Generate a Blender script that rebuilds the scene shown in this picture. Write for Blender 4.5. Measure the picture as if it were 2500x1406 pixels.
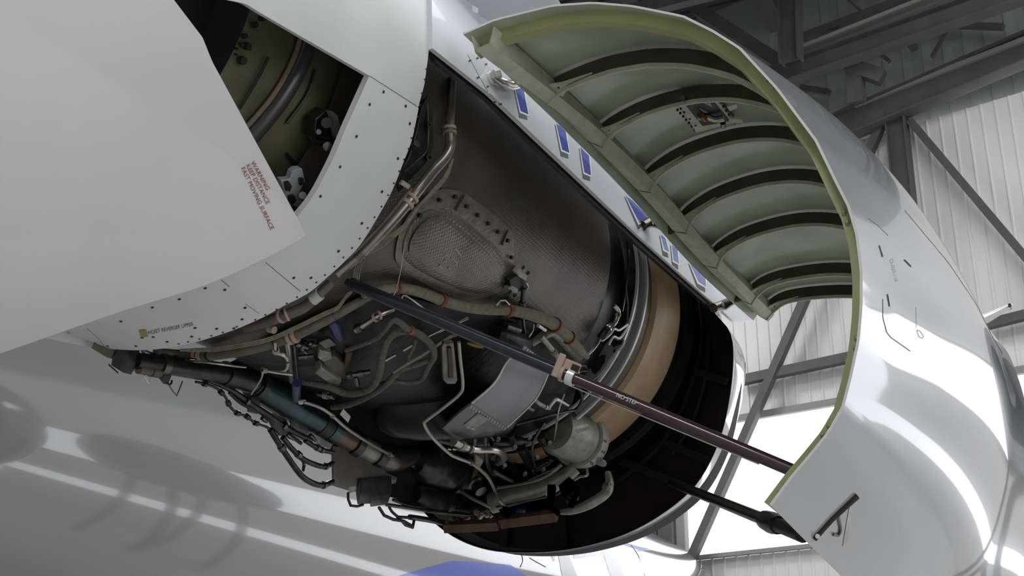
import bpy, bmesh, math, random
import numpy as np
from mathutils import Vector, Matrix
random.seed(7)
for o in list(bpy.data.objects): bpy.data.objects.remove(o)
COL = bpy.context.scene.collection
SC = bpy.context.scene
# ---------------------------------------------------------------- camera
FPX = 3000.0
CAM = np.array([3.1787, -3.6723, -2.6361])
RC = np.array([[0.9073, 0.4203, 0.0081], [0.1458, -0.3328, 0.9317], [0.3943, -0.8442, -0.3633]])
_u, _s, _v = np.linalg.svd(RC); RC = _u @ _v
cd = bpy.data.cameras.new('camera'); cam = bpy.data.objects.new('camera', cd); COL.objects.link(cam)
cd.sensor_width = 36.0; cd.lens = 36.0 * FPX / 2500.0; cd.clip_start = 0.05; cd.clip_end = 300
M3 = Matrix([[float(RC[j][i]) for j in range(3)] for i in range(3)])   # columns = right, up, back
cam.matrix_world = Matrix.Translation(Vector(CAM.tolist())) @ M3.to_4x4()
SC.camera = cam
SC.view_settings.view_transform = 'Standard'; SC.view_settings.look = 'None'
SC.view_settings.gamma = 1.0; SC.view_settings.use_curve_mapping = False
SC.view_settings.exposure = 0.30
# ---------------------------------------------------------------- daylight through the hangar openings
W = bpy.data.worlds.new('daylight'); SC.world = W; W.use_nodes = True
W.node_tree.nodes['Background'].inputs[0].default_value = (0.93, 0.95, 1.0, 1)
W.node_tree.nodes['Background'].inputs[1].default_value = 2.6
def area(name, loc, rot, sx, sy, power, col=(1, 1, 1)):
    l = bpy.data.lights.new(name, 'AREA'); l.shape = 'RECTANGLE'; l.size = sx; l.size_y = sy; l.energy = power; l.color = col
    o = bpy.data.objects.new(name, l); COL.objects.link(o); o.location = loc; o.rotation_euler = rot
    return o
# row of roof lamps of the hangar (outside the frame), then added fill lights from above and the side
for i, (x, y, pw) in enumerate([(3, -14, 1000), (9, -1, 200), (12, -8, 200), (12, 4, 110), (-13, 9, 600), (-9, 16, 600)]):
    area('roof_lamp', (x, y, 10.5), (0, 0, 0), 4.0, 2.4, pw)
area('overhead_fill', (8, 7, 12.4), (0, 0, 0), 14, 12, 1500, (0.96, 0.98, 1))  # added soft fill for cowl top and wall; the roof has no opening here
area('side_fill', (20.5, -6, -0.2), (0, math.radians(90), 0), 5, 12, 480, (0.95, 0.97, 1))  # added side fill for the reverser door; the wall behind it is closed

# ---------------------------------------------------------------- materials
def mat(name, col, rough=0.5, metal=0.0, coat=0.0, noise=None, bump=None, emit=None, spec=0.5):
    m = bpy.data.materials.new(name); m.use_nodes = True
    nt = m.node_tree; b = nt.nodes['Principled BSDF']
    b.inputs['Base Color'].default_value = (*col, 1); b.inputs['Roughness'].default_value = rough
    b.inputs['Metallic'].default_value = metal; b.inputs['Coat Weight'].default_value = coat
    b.inputs['Coat Roughness'].default_value = 0.04; b.inputs['Specular IOR Level'].default_value = spec
    if emit: b.inputs['Emission Color'].default_value = (*emit[0], 1); b.inputs['Emission Strength'].default_value = emit[1]
    tc = nt.nodes.new('ShaderNodeTexCoord')
    if noise:
        sc, amt = noise
        n = nt.nodes.new('ShaderNodeTexNoise'); n.inputs['Scale'].default_value = sc; n.inputs['Detail'].default_value = 5
        nt.links.new(tc.outputs['Object'], n.inputs['Vector'])
        r = nt.nodes.new('ShaderNodeMapRange'); r.inputs['To Min'].default_value = 1 - amt; r.inputs['To Max'].default_value = 1 + amt
        r.inputs['From Min'].default_value = 0.3; r.inputs['From Max'].default_value = 0.7
        mx = nt.nodes.new('ShaderNodeVectorMath'); mx.operation = 'SCALE'; mx.inputs[0].default_value = col
        nt.links.new(n.outputs['Fac'], r.inputs['Value']); nt.links.new(r.outputs['Result'], mx.inputs['Scale'])
        nt.links.new(mx.outputs['Vector'], b.inputs['Base Color'])
    if bump:
        sc, st = bump
        n2 = nt.nodes.new('ShaderNodeTexNoise'); n2.inputs['Scale'].default_value = sc; n2.inputs['Detail'].default_value = 2
        nt.links.new(tc.outputs['Object'], n2.inputs['Vector'])
        bp = nt.nodes.new('ShaderNodeBump'); bp.inputs['Strength'].default_value = st; bp.inputs['Distance'].default_value = 0.02
        nt.links.new(n2.outputs['Fac'], bp.inputs['Height']); nt.links.new(bp.outputs['Normal'], b.inputs['Normal'])
    return m
WHITE = mat('gloss_white_paint', (0.47, 0.48, 0.495), 0.22, coat=0.9, bump=(1.3, 0.10))
COWLW = mat('gloss_cowl_paint', (0.31, 0.32, 0.335), 0.2, coat=0.9, bump=(1.1, 0.09))
WHITE2 = mat('satin_white_paint', (0.60, 0.62, 0.65), 0.34, coat=0.25)
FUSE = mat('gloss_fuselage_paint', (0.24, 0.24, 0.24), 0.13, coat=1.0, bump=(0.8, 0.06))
DOORP = mat('door_paint', (0.67, 0.67, 0.67), 0.3, coat=0.4, noise=(1.2, 0.03), bump=(2.0, 0.05))
NAC = mat('satin_grey_paint', (0.62, 0.635, 0.63), 0.42, noise=(3, 0.05))
EDGE = mat('bare_edge', (0.72, 0.73, 0.74), 0.3, 0.3)
GREEN = mat('green_primer', (0.41, 0.455, 0.35), 0.18, noise=(4, 0.14))
GREEN2 = mat('green_primer_frames', (0.47, 0.485, 0.38), 0.5, noise=(14, 0.16))
YGRN = mat('yellow_green_primer', (0.33, 0.35, 0.16), 0.45, noise=(5, 0.12))
OLIVE = mat('olive_primer', (0.085, 0.085, 0.045), 0.5, noise=(5, 0.3))
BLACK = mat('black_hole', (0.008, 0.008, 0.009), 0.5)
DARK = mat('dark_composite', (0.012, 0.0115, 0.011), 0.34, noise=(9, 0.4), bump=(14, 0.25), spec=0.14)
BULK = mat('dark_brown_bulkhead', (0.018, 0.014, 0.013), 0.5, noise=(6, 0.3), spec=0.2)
TAN = mat('tan_fibre_wrap', (0.43, 0.30, 0.175), 0.5, noise=(6, 0.12))
STEEL = mat('steel', (0.46, 0.43, 0.39), 0.24, 0.9, noise=(20, 0.15))
DSTEEL = mat('darkened_steel', (0.14, 0.13, 0.12), 0.28, 0.9, noise=(16, 0.3))
ALU = mat('cast_aluminium', (0.27, 0.27, 0.24), 0.42, 0.5, noise=(18, 0.25))
GUNM = mat('gunmetal', (0.05, 0.05, 0.05), 0.3, 0.75, noise=(16, 0.4))
BLUST = mat('heat_blued_steel', (0.055, 0.085, 0.095), 0.28, 0.85, noise=(7, 0.3))
HOSE = mat('beige_hose_sleeve', (0.23, 0.21, 0.15), 0.7, noise=(40, 0.2), bump=(120, 0.5))
GHOSE = mat('grey_hose_sleeve', (0.105, 0.10, 0.082), 0.75, noise=(40, 0.25), bump=(120, 0.5))
BRNH = mat('brown_conduit', (0.12, 0.095, 0.085), 0.5, noise=(20, 0.2))
PINK = mat('pinkish_clamp', (0.42, 0.31, 0.25), 0.5)
RED = mat('red_brown_clamp', (0.20, 0.045, 0.02), 0.5)
BLUE = mat('blue_anodised', (0.03, 0.04, 0.13), 0.35, 0.4)
LIVB = mat('livery_blue', (0.035, 0.08, 0.42), 0.25, coat=0.6)
LIVG = mat('livery_grey', (0.20, 0.20, 0.20), 0.3, coat=0.5)
LETR = mat('red_lettering', (0.30, 0.07, 0.06), 0.5)
LETW = mat('white_lettering', (0.8, 0.8, 0.8), 0.5)
LETD = mat('dark_lettering', (0.07, 0.07, 0.065), 0.5)
LINE = mat('panel_gap', (0.05, 0.05, 0.05), 0.6)
ORNG = mat('orange_tape', (0.75, 0.26, 0.02), 0.5)
LABEL = mat('label_plate', (0.5, 0.5, 0.47), 0.5)
SILV = mat('silver_heat_shield', (0.21, 0.21, 0.225), 0.33, 0.75, noise=(3, 0.15))
RODB = mat('black_rod', (0.022, 0.026, 0.04), 0.25, 0.4, coat=0.5)
RODP = mat('plum_rod', (0.05, 0.025, 0.035), 0.3, 0.3, coat=0.4)
RUST = mat('rusty_brown_metal', (0.10, 0.055, 0.035), 0.5, 0.3, noise=(12, 0.4))
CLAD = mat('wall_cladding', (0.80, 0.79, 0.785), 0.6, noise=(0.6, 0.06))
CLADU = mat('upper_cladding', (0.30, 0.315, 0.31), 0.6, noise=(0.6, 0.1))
BEAM = mat('grey_beam_paint', (0.095, 0.095, 0.092), 0.6, noise=(2, 0.15))
BEAML = mat('pale_beam_paint', (0.30, 0.29, 0.275), 0.6)
ROOF = mat('roof_sheet', (0.09, 0.09, 0.098), 0.7, noise=(1, 0.15))
CONC = mat('concrete', (0.52, 0.515, 0.50), 0.55, noise=(0.5, 0.12))
WIN = mat('bright_panel', (0.8, 0.8, 0.8), 0.5, emit=((0.95, 0.97, 1.0), 1.6))
def weave_mat(name, col, scale, rough, metal, depth=0.5, rot=0.6, amt=0.25):
    m = mat(name, col, rough, metal, noise=(4, amt))
    nt = m.node_tree; b = nt.nodes['Principled BSDF']
    tc = nt.nodes.new('ShaderNodeTexCoord'); mp = nt.nodes.new('ShaderNodeMapping'); mp.inputs['Rotation'].default_value = (0, rot, rot)
    nt.links.new(tc.outputs['Object'], mp.inputs['Vector'])
    w1 = nt.nodes.new('ShaderNodeTexVoronoi'); w1.inputs['Scale'].default_value = scale; w1.inputs['Randomness'].default_value = 0.15
    nt.links.new(mp.outputs['Vector'], w1.inputs['Vector'])
    bp = nt.nodes.new('ShaderNodeBump'); bp.inputs['Strength'].default_value = depth; bp.inputs['Distance'].default_value = 0.01
    nt.links.new(w1.outputs['Distance'], bp.inputs['Height']); nt.links.new(bp.outputs['Normal'], b.inputs['Normal'])
    return m
QUILT = weave_mat('dimpled_dark_foil', (0.10, 0.088, 0.078), 75, 0.36, 0.5, 0.16, amt=0.3)
QUILT2 = weave_mat('dimpled_grey_foil', (0.20, 0.185, 0.165), 62, 0.38, 0.55, 0.35)

# ---------------------------------------------------------------- geometry helpers
def V(p): return Vector((float(p[0]), float(p[1]), float(p[2])))
def ray(px, py):
    d = np.array([(px - 1250) / FPX, -(py - 703) / FPX, -1.0]) @ RC
    return d
def depth(P): return float(-((np.array(P) - CAM) @ RC.T)[2])
def proj(P):
    q = (np.array(P, float) - CAM) @ RC.T
    return 1250 + FPX * q[0] / -q[2], 703 - FPX * q[1] / -q[2]
def mpp(P): return depth(P) / FPX            # metres per photo pixel at a point
def on_plane_y(px, py, Y):
    d = ray(px, py); return CAM + d * (Y - CAM[1]) / d[1]
def on_plane(px, py, O, n):
    d = ray(px, py); O = np.array(O, float); n = np.array(n, float)
    return CAM + d * (((O - CAM) @ n) / (d @ n))
TILT = 0.05
def on_cyl(px, py, r, tilt=TILT, cx=0.0, cz=0.0, grow=0.0):
    """first hit of the sight line with the round body of radius r about the engine's axis"""
    d = ray(px, py); rr = r
    for _ in range(6 if grow else 1):
        o = np.array([CAM[0] - cx, CAM[2] - cz - tilt * CAM[1]]); e = np.array([d[0], d[2] - tilt * d[1]])
        a = e @ e; b = o @ e; c = o @ o - rr * rr; D = b * b - a * c
        t = (-b - math.sqrt(D)) / a if D > 0 else -b / a
        P = CAM + d * t
        if grow: rr = r + grow * P[1]
    return P
class MB:
    def __init__(s): s.v = []; s.f = []; s.uv = None
    def add(s, vs, fs):
        n = len(s.v); s.v += [tuple(float(c) for c in v) for v in vs]; s.f += [tuple(i + n for i in f) for f in fs]; return s
    def grid(s, G, close_u=False):
        nu = len(G); nv = len(G[0]); vs = [p for row in G for p in row]; fs = []
        for i in range(nu if close_u else nu - 1):
            for j in range(nv - 1):
                a = i * nv + j; b = ((i + 1) % nu) * nv + j
                fs.append((a, b, b + 1, a + 1))
        return s.add(vs, fs)
    def box(s, c, x, y, z):
        c = np.array(c, float); x, y, z = (np.array(q, float) for q in (x, y, z)); vs = []
        for i in (-1, 1):
            for j in (-1, 1):
                for k in (-1, 1): vs.append(c + i * x + j * y + k * z)
        return s.add(vs, [(0, 1, 3, 2), (4, 6, 7, 5), (0, 4, 5, 1), (2, 3, 7, 6), (0, 2, 6, 4), (1, 5, 7, 3)])
    def beam(s, a, b, w, h, up=(0, 0, 1)):
        a = np.array(a, float); b = np.array(b, float); y = (b - a) / 2; L = np.linalg.norm(y)
        x = np.cross(y, up); x = x / (np.linalg.norm(x) + 1e-9); z = np.cross(x, y / L)
        return s.box((a + b) / 2, x * w / 2, y, z * h / 2)
    def tube(s, pts, rad, seg=10, smooth=True, cap=True):
        P = [np.array(p, float) for p in pts]
        R = list(rad) if hasattr(rad, '__len__') else [rad] * len(P)
        if smooth and len(P) > 2:
            Q = []; RR = []
            for i in range(len(P) - 1):
                p0 = P[max(i - 1, 0)]; p1 = P[i]; p2 = P[i + 1]; p3 = P[min(i + 2, len(P) - 1)]
                for k in range(5):
                    t = k / 5; Q.append(0.5 * ((2 * p1) + (p2 - p0) * t + (2 * p0 - 5 * p1 + 4 * p2 - p3) * t * t + (3 * p1 - p0 - 3 * p2 + p3) * t ** 3))
                    RR.append(R[i] * (1 - t) + R[i + 1] * t)
            Q.append(P[-1]); RR.append(R[-1]); P = Q; R = RR
        rings = []; prev = None
        for i, p in enumerate(P):
            a = P[max(i - 1, 0)]; b = P[min(i + 1, len(P) - 1)]; t = b - a; t = t / (np.linalg.norm(t) + 1e-12)
            if prev is None: n = np.cross(t, (0.3, 0.2, 1.0))
            else: n = prev - t * (prev @ t)
            n = n / (np.linalg.norm(n) + 1e-12); prev = n; m = np.cross(t, n)
            rings.append([p + R[i] * (math.cos(2 * math.pi * k / seg) * n + math.sin(2 * math.pi * k / seg) * m) for k in range(seg)])
        n0 = len(s.v); vs = [q for r in rings for q in r]; fs = []
        for i in range(len(P) - 1):
            for k in range(seg):
                a = i * seg + k; b = i * seg + (k + 1) % seg; fs.append((a, b, b + seg, a + seg))
        if cap: fs.append(tuple(range(seg - 1, -1, -1))); fs.append(tuple((len(P) - 1) * seg + k for k in range(seg)))
        return s.add(vs, fs)
    def lathe(s, a, b, prof, seg=28):
        """prof: list of (t along a->b, radius)"""
        a = np.array(a, float); b = np.array(b, float); ax = b - a; t = ax / np.linalg.norm(ax)
        n = np.cross(t, (0.31, 0.17, 0.93)); n /= np.linalg.norm(n); m = np.cross(t, n)
        G = [[a + ax * u + r * (math.cos(2 * math.pi * k / seg) * n + math.sin(2 * math.pi * k / seg) * m) for (u, r) in prof] for k in range(seg)]
        return s.grid(G, close_u=True)
    def build(s, name, m, parent=None, smooth=40, solid=None, bevel=None):
        me = bpy.data.meshes.new(name); vs = np.array(s.v); c = (vs.min(0) + vs.max(0)) / 2
        me.from_pydata([tuple(v - c) for v in vs], [], s.f); me.update()
        bm = bmesh.new(); bm.from_mesh(me); bmesh.ops.remove_doubles(bm, verts=bm.verts, dist=1e-6)
        bmesh.ops.recalc_face_normals(bm, faces=bm.faces); bm.to_mesh(me); bm.free()
        me.materials.append(m)
        o = bpy.data.objects.new(name, me); COL.objects.link(o)
        loc = V(c)
        if parent:
            o.parent = parent
            base = parent.get('_w'); pl = Vector(base) if base is not None else Vector((0, 0, 0))
            o.location = loc - pl
        else: o.location = loc
        o['_w'] = tuple(loc)
        if smooth:
            for p in me.polygons: p.use_smooth = True
            try: me.set_sharp_from_angle(angle=math.radians(smooth))
            except Exception: pass
        if solid:
            md = o.modifiers.new('thick', 'SOLIDIFY'); md.thickness = solid; md.offset = 0
        if bevel:
            md = o.modifiers.new('bevel', 'BEVEL'); md.width = bevel; md.segments = 2; md.limit_method = 'ANGLE'
        return o
def tag(o, label, cat, group=None, kind=None):
    if label: o['label'] = label
    if cat: o['category'] = cat
    if group: o['group'] = group
    if kind: o['kind'] = kind
    return o
def thing(name, loc, label, cat, group=None):
    o = bpy.data.objects.new(name, None); COL.objects.link(o); o.location = V(loc); o['_w'] = tuple(V(loc)); o.empty_display_size = 0.1
    return tag(o, label, cat, group)
def struct(mb, name, m, **k):
    o = mb.build(name, m, **k); o['kind'] = 'structure'; return o
def resample(pts, n):
    P = np.array(pts, float); d = np.r_[0, np.cumsum(np.linalg.norm(np.diff(P, axis=0), axis=1))]
    t = np.linspace(0, d[-1], n); return np.stack([np.interp(t, d, P[:, k]) for k in range(P.shape[1])], 1)
def spline(pts, n):
    P = [np.array(p, float) for p in pts]; Q = []
    for i in range(len(P) - 1):
        p0 = P[max(i - 1, 0)]; p1 = P[i]; p2 = P[i + 1]; p3 = P[min(i + 2, len(P) - 1)]
        for k in range(12):
            t = k / 12; Q.append(0.5 * ((2 * p1) + (p2 - p0) * t + (2 * p0 - 5 * p1 + 4 * p2 - p3) * t * t + (3 * p1 - p0 - 3 * p2 + p3) * t ** 3))
    Q.append(P[-1]); return resample(Q, n)
def patch(A, B, surf, nu=30, nv=14, thick=0.0, inward=None):
    """surface between two outline curves given in photo pixels, every point taken on the real surface surf(px,py)"""
    a = resample(A, nu); b = resample(B, nu); mb = MB(); G = []
    for i in range(nu):
        G.append([surf(*(a[i] * (1 - t) + b[i] * t)) for t in np.linspace(0, 1, nv)])
    mb.grid(G)
    if thick:
        H = []
        for row in G:
            H.append([p + inward(p) * thick for p in row])
        mb.grid(H)
        for e in ([r[0] for r in G], [r[0] for r in H]), ([r[-1] for r in G], [r[-1] for r in H]), (G[0], H[0]), (G[-1], H[-1]):
            mb.grid([e[0], e[1]])
    return mb
def to_axis(p):
    n = np.array([-p[0], 0, -(p[2] - TILT * p[1])]); return n / (np.linalg.norm(n) + 1e-9)
def poly_px(poly, surf, thick, inward=to_axis, mb=None):
    """plate with a photo-pixel outline standing on a surface, with real thickness"""
    mb = mb or MB(); f = [surf(*p) for p in poly]; b = [q + inward(q) * thick for q in f]; n = len(f)
    fs = [tuple(range(n)), tuple(range(2 * n - 1, n - 1, -1))] + [(i, (i + 1) % n, n + (i + 1) % n, n + i) for i in range(n)]
    return mb.add(f + b, fs)
def S(r, **k): return lambda px, py: on_cyl(px, py, r, **k)
def text_px(s, px, py, ang, h, surf, m, name, parent=None, lift=0.004, sx=1.0):
    cu = bpy.data.curves.new('t', 'FONT'); cu.body = s; cu.size = 1.0; cu.resolution_u = 2
    to = bpy.data.objects.new('t', cu); COL.objects.link(to); bpy.context.view_layer.update()
    me = bpy.data.meshes.new_from_object(to.evaluated_get(bpy.context.evaluated_depsgraph_get()))
    ca, sa = math.cos(ang), math.sin(ang); mb = MB(); vs = []
    for v in me.vertices:
        x = v.co.x * h * sx; y = v.co.y * h
        q = surf(px + x * ca + y * sa, py + x * sa - y * ca)
        vs.append(q - ray(px, py) / np.linalg.norm(ray(px, py)) * lift)
    mb.add(vs, [tuple(p.vertices) for p in me.polygons])
    bpy.data.objects.remove(to); bpy.data.curves.remove(cu); bpy.data.meshes.remove(me)
    return mb.build(name, m, parent, smooth=0)
def tpx(pts, w, mb=None, smooth=True, seg=10, **k):
    """tube through photo points (px, py, radial station); w = width in photo pixels"""
    P = [on_cyl(p[0], p[1], p[2]) for p in pts]; ws = w if hasattr(w, '__len__') else [w] * len(P)
    return (mb or MB()).tube(P, [mpp(P[i]) * ws[i] / 2 for i in range(len(P))], seg=seg, smooth=smooth)
# ================================================================ hangar
WA = 0.2191
WO = np.array([0, 20.0, 0]); WD = np.array([math.cos(WA), -math.sin(WA), 0]); WN = np.array([-math.sin(WA), -math.cos(WA), 0])
FLOOR = -4.1
def wpx(px, py, off=0.0): return on_plane(px, py, WO + WN * off, WN)
def wuz(u, z, off=0.0): return WO + WD * u + WN * off + np.array([0, 0, z])
def cladding(u0, u1, z0, z1, pitch=0.27, dep=0.022, off=0.0):
    mb = MB(); G = []; u = u0; k = 0
    while u < u1 - 1e-6:
        for du, d in ((0.0, 0), (0.22, 0), (0.23, dep), (0.26, dep)):
            if u + du <= u1: G.append([wuz(u + du, z0, off + d), wuz(u + du, z1, off + d)])
        u += pitch
    G.append([wuz(u1, z0, off), wuz(u1, z1, off)])
    return mb.grid(G)
ZG = 9.6
floor = MB().box((0, 0, FLOOR - 0.1), (32, 0, 0), (0, 32, 0), (0, 0, 0.1)); struct(floor, 'floor', CONC)
mb = cladding(-26, 14, 4.05, ZG); mb2 = cladding(-26, -4.35, -4.1, 4.05); mb3 = cladding(-4.35, 14, -0.95, 1.32, off=0.0); mb4 = cladding(-4.35, 14, -4.1, -1.75)
for q in (mb2, mb3, mb4): mb.add(q.v, q.f)
struct(mb, 'wall_front', CLAD, smooth=0)
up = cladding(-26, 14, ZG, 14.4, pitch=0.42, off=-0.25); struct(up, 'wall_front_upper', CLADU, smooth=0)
# frame of the bright door opening
m = MB(); m.beam(wuz(-4.35, 4.1, .06), wuz(14, 4.1, .06), .12, .14); m.beam(wuz(-4.35, 1.36, .08), wuz(14, 1.36, .08), .14, .08)
struct(m, 'trim_1', BEAML)
m = MB().beam(wuz(-4.75, -4.1, .2), wuz(-4.75, 5, .2), .3, .3, up=(0, 1, 0)).beam(wuz(-5.1, -4.1, .1), wuz(-5.1, 5, .1), .12, .1, up=(0, 1, 0)); struct(m, 'trim_2', BEAM)
def steel(name, label, pts, w, off, m=BEAM, h=None, group=None):
    a = wpx(*pts[0], off); b = wpx(*pts[1], off)
    mb = MB()
    if h: mb.beam(a, b, h, w, up=(0, 0, 1) if abs(a[2] - b[2]) < 0.7 * np.linalg.norm(a - b) else WN)
    else: mb.beam(a, b, w, w, up=WN)
    o = mb.build(name, m, smooth=0); tag(o, label, 'steel beam', group); return o
def ibeam(name, label, p0, p1, hgt, wid, off, m, ft=0.03, cat='steel beam', vertical=False):
    a = np.array(wpx(*p0, off)); b = np.array(wpx(*p1, off)); t = thing(name, (a + b) / 2, label, cat)
    ax = (b - a) / np.linalg.norm(b - a); side = WN
    upv = np.cross(side, ax); upv /= np.linalg.norm(upv)
    L = (b - a) / 2; c = (a + b) / 2
    MB().box(c, L, upv * (hgt / 2 - ft), side * 0.015).build('web', m, t, smooth=0)
    for s in (-1, 1): MB().box(c + upv * s * (hgt / 2 - ft / 2), L, upv * ft / 2, side * wid / 2).build('flange', m, t, smooth=0)
    return t
ibeam('roof_girder', 'deep grey steel I girder crossing above the column, nearest the wall', (1700, 462), (2700, 36), 0.62, 0.36, 0.45, BEAM)
ibeam('roof_girder', 'upper grey steel girder with pale top flange in the top right corner', (1820, 215), (2560, -45), 0.46, 0.3, 1.6, BEAM)
a = wpx(1960, 122, 1.55); b = wpx(2420, -60, 1.55); tag(MB().beam(a, b, .3, .08).build('purlin', BEAML, smooth=0), 'pale purlin strip lying along the top of the upper girder', 'purlin')
a = wpx(1900, 330, .5); b = wpx(2700, 20, .5); tag(MB().beam(a, b, .1, .1).build('crane_rail', BEAML, smooth=0), 'thin pale rail along the top of the deep grey girder', 'rail')
ibeam('wall_column', 'tall grey steel column in front of the white cladding, beside the open cowl', (2186, 270), (2262, 1000), 0.40, 0.26, 0.35, BEAM, cat='column')
ibeam('roof_column', 'short grey steel post standing up from the upper girder, top centre right', (1927, -60), (1931, 150), 0.42, 0.3, 2.1, BEAM, cat='column')
steel('wall_brace', 'long diagonal grey brace falling to the right from the column head', [(2222, 295), (2560, 695)], 0.15, .3)
steel('wall_brace', 'diagonal grey brace falling to the left from the column head past the bright opening', [(2160, 285), (1690, 1360)], 0.17, .3)
steel('wall_rail', 'horizontal grey wall rail crossing the diagonal brace between engine and open cowl', [(1800, 931), (2120, 863)], 0.19, .25)
steel('wall_rail', 'horizontal grey wall rail at the right edge behind the small drain mast', [(2380, 800), (2600, 745)], 0.17, .25)
for (p, q, w, off, lb) in [((2080, 160), (2140, 205), .35, 1.2, 'dark bracket hanging below the upper girder, right of centre'), ]:
    t = thing('beam_bracket', wpx(*p, off), lb, 'bracket')
    MB().beam(wpx(2085, 150, 1.2), wpx(2092, 250, 1.0), .32, .2, up=WN).build('post', BEAM, t, smooth=0)
    MB().beam(wpx(2070, 160, 1.2), wpx(2155, 190, 1.0), .28, .3, up=WN).build('shelf', BEAM, t, smooth=0)
for k, (p, q, w, lb) in enumerate([((2290, 60), (2450, 66), .12, 'dark horizontal pipe piece on the upper cladding near the right edge'),
                                   ((2275, 140), (2320, 60), .07, 'slanting thin strut under the pipe piece near the right edge'),
                                   ((2222, 100), (2232, 120), .16, 'small dark block on the upper cladding between the girders'),
                                   ((2150, 132), (2172, 150), .08, 'short slanting cleat on the upper cladding beside the bracket'),
                                   ((1955, 215), (2025, 226), .13, 'dark short pipe on the cladding below the upper girder'),
                                   ((2060, -10), (2100, 25), .05, 'thin slanting strut above the upper girder'),
                                   ((1960, 85), (2050, 78), .07, 'bent thin cable bracket right of the roof post'),
                                   ((1700, 20), (1945, 180), .28, 'sloping dark rafter running down to the roof post behind the cowl'),
                                   ((1960, 92), (2260, -20), .16, 'slender grey rail above the upper girder')]):
    steel('strut', lb, [p, q], w, .1 if k < 5 else 1.2)
# roof: sheet on purlins and rafters
r = MB()
for i in range(0, 154):
    y = -26 + i * 0.32
    r.add([(-32, y, 14.2), (32, y, 14.2), (32, y + .2, 14.2), (-32, y + .2, 14.2)], [(0, 1, 2, 3)])
    r.add([(-32, y, 14.2), (32, y, 14.2), (32, y, 14.26), (-32, y, 14.26)], [(0, 1, 2, 3)])
    r.add([(-32, y + .2, 14.2), (32, y + .2, 14.2), (32, y + .2, 14.26), (-32, y + .2, 14.26)], [(0, 1, 2, 3)])
    r.add([(-32, y + .2, 14.26), (32, y + .2, 14.26), (32, y + .32, 14.26), (-32, y + .32, 14.26)], [(0, 1, 2, 3)])
struct(r, 'ceiling', ROOF, smooth=0)
lbr = ['dark roof rafter farthest right of the roof steelwork', 'dark roof rafter seen just right of the cowl apex', 'dark roof rafter behind the cowl apex', 'dark roof rafter left of the cowl apex']
for i, x in enumerate([-1.5, -4.2, -6.9, -9.6]):
    tag(MB().beam((x, -8, 13.4), (x, 22, 13.4), .35, .7).build('roof_rafter', BEAM, smooth=0), lbr[i], 'rafter')
for i, y in enumerate([9, 12, 15, 18]):
    tag(MB().beam((-20, y, 12.7), (12, y, 12.7), .22, .3).build('roof_purlin', BEAM, smooth=0), ['nearest cross purlin of the dark roof', 'second cross purlin of the dark roof', 'third cross purlin of the dark roof', 'farthest cross purlin of the dark roof'][i], 'purlin')
# other walls (behind and beside the camera), all closed, seen in the gloss paint
w = MB()
X = 22.0
w.box((X, -3, 5.6 + 4.3), (.1, 0, 0), (0, 27, 0), (0, 0, 4.3)); w.box((X, -3, -3.3), (.1, 0, 0), (0, 27, 0), (0, 0, .8))
w.box((X, -3, 1.5), (.1, 0, 0), (0, 27, 0), (0, 0, 4.1))
struct(w, 'wall_right', CLAD, smooth=0)
w = MB().box((0, -26, 5), (30, 0, 0), (0, .1, 0), (0, 0, 9.3)); struct(w, 'wall_rear', CLAD, smooth=0)
w = MB().box((-24, -3, 5), (.1, 0, 0), (0, 27, 0), (0, 0, 9.2)); struct(w, 'wall_left', CLAD, smooth=0)
for i in range(9):
    m = MB().box((X, -28 + i * 4.4, 1.5), (.25, 0, 0), (0, .15, 0), (0, 0, 5.1)); struct(m, 'trim_%d' % (i + 3), BEAM)

# ================================================================ fuselage behind the engine
FX, FZ, FR = -5.5, -0.42, 2.3
def fus(px, py, r=FR): return on_cyl(px, py, r, 0.0, FX, FZ)
body = MB(); G = []
for k in range(97):
    a = 2 * math.pi * k / 96; row = []
    for y in np.linspace(-12, 20.2, 60):
        s = 1.0
        row.append((FX + FR * s * math.cos(a), y, FZ + FR * s * math.sin(a)))
    G.append(row)
body.grid(G)
FT = thing('aircraft_fuselage', (FX, 0, FZ - FR), 'glossy white aircraft fuselage with blue and grey livery behind the engine', 'fuselage')
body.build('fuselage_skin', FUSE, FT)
def decal(poly, surf, m, name, parent, lift=.006, n=10):
    # four-cornered painted area, subdivided so it follows the curved skin
    a, b, c, d = [np.array(p, float) for p in poly]; mb = MB(); G = []
    for i in np.linspace(0, 1, n):
        row = []
        for j in np.linspace(0, 1, n):
            q = (a * (1 - i) + b * i) * (1 - j) + (d * (1 - i) + c * i) * j
            P = surf(q[0], q[1]); rd = ray(q[0], q[1]); row.append(P - rd / np.linalg.norm(rd) * lift)
        G.append(row)
    return mb.grid(G).build(name, m, parent)
decal([(940, 1416), (1105, 1368), (1245, 1378), (1300, 1416)], fus, LIVB, 'blue_stripe', FT)
decal([(1395, 1342), (1535, 1316), (1606, 1340), (1402, 1364)], fus, LIVB, 'blue_stripe', FT)
decal([(1535, 1316), (1572, 1308), (1622, 1334), (1606, 1340)], fus, LIVB, 'blue_stripe', FT)
decal([(1362, 1350), (1385, 1346), (1415, 1420), (1375, 1420)], fus, LIVG, 'grey_band', FT)
decal([(1468, 1336), (1492, 1330), (1530, 1420), (1495, 1420)], fus, LIVG, 'grey_band', FT)
decal([(1343, 1352), (1352, 1350), (1356, 1368), (1352, 1370)], fus, LIVB, 'blue_stripe', FT)
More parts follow.
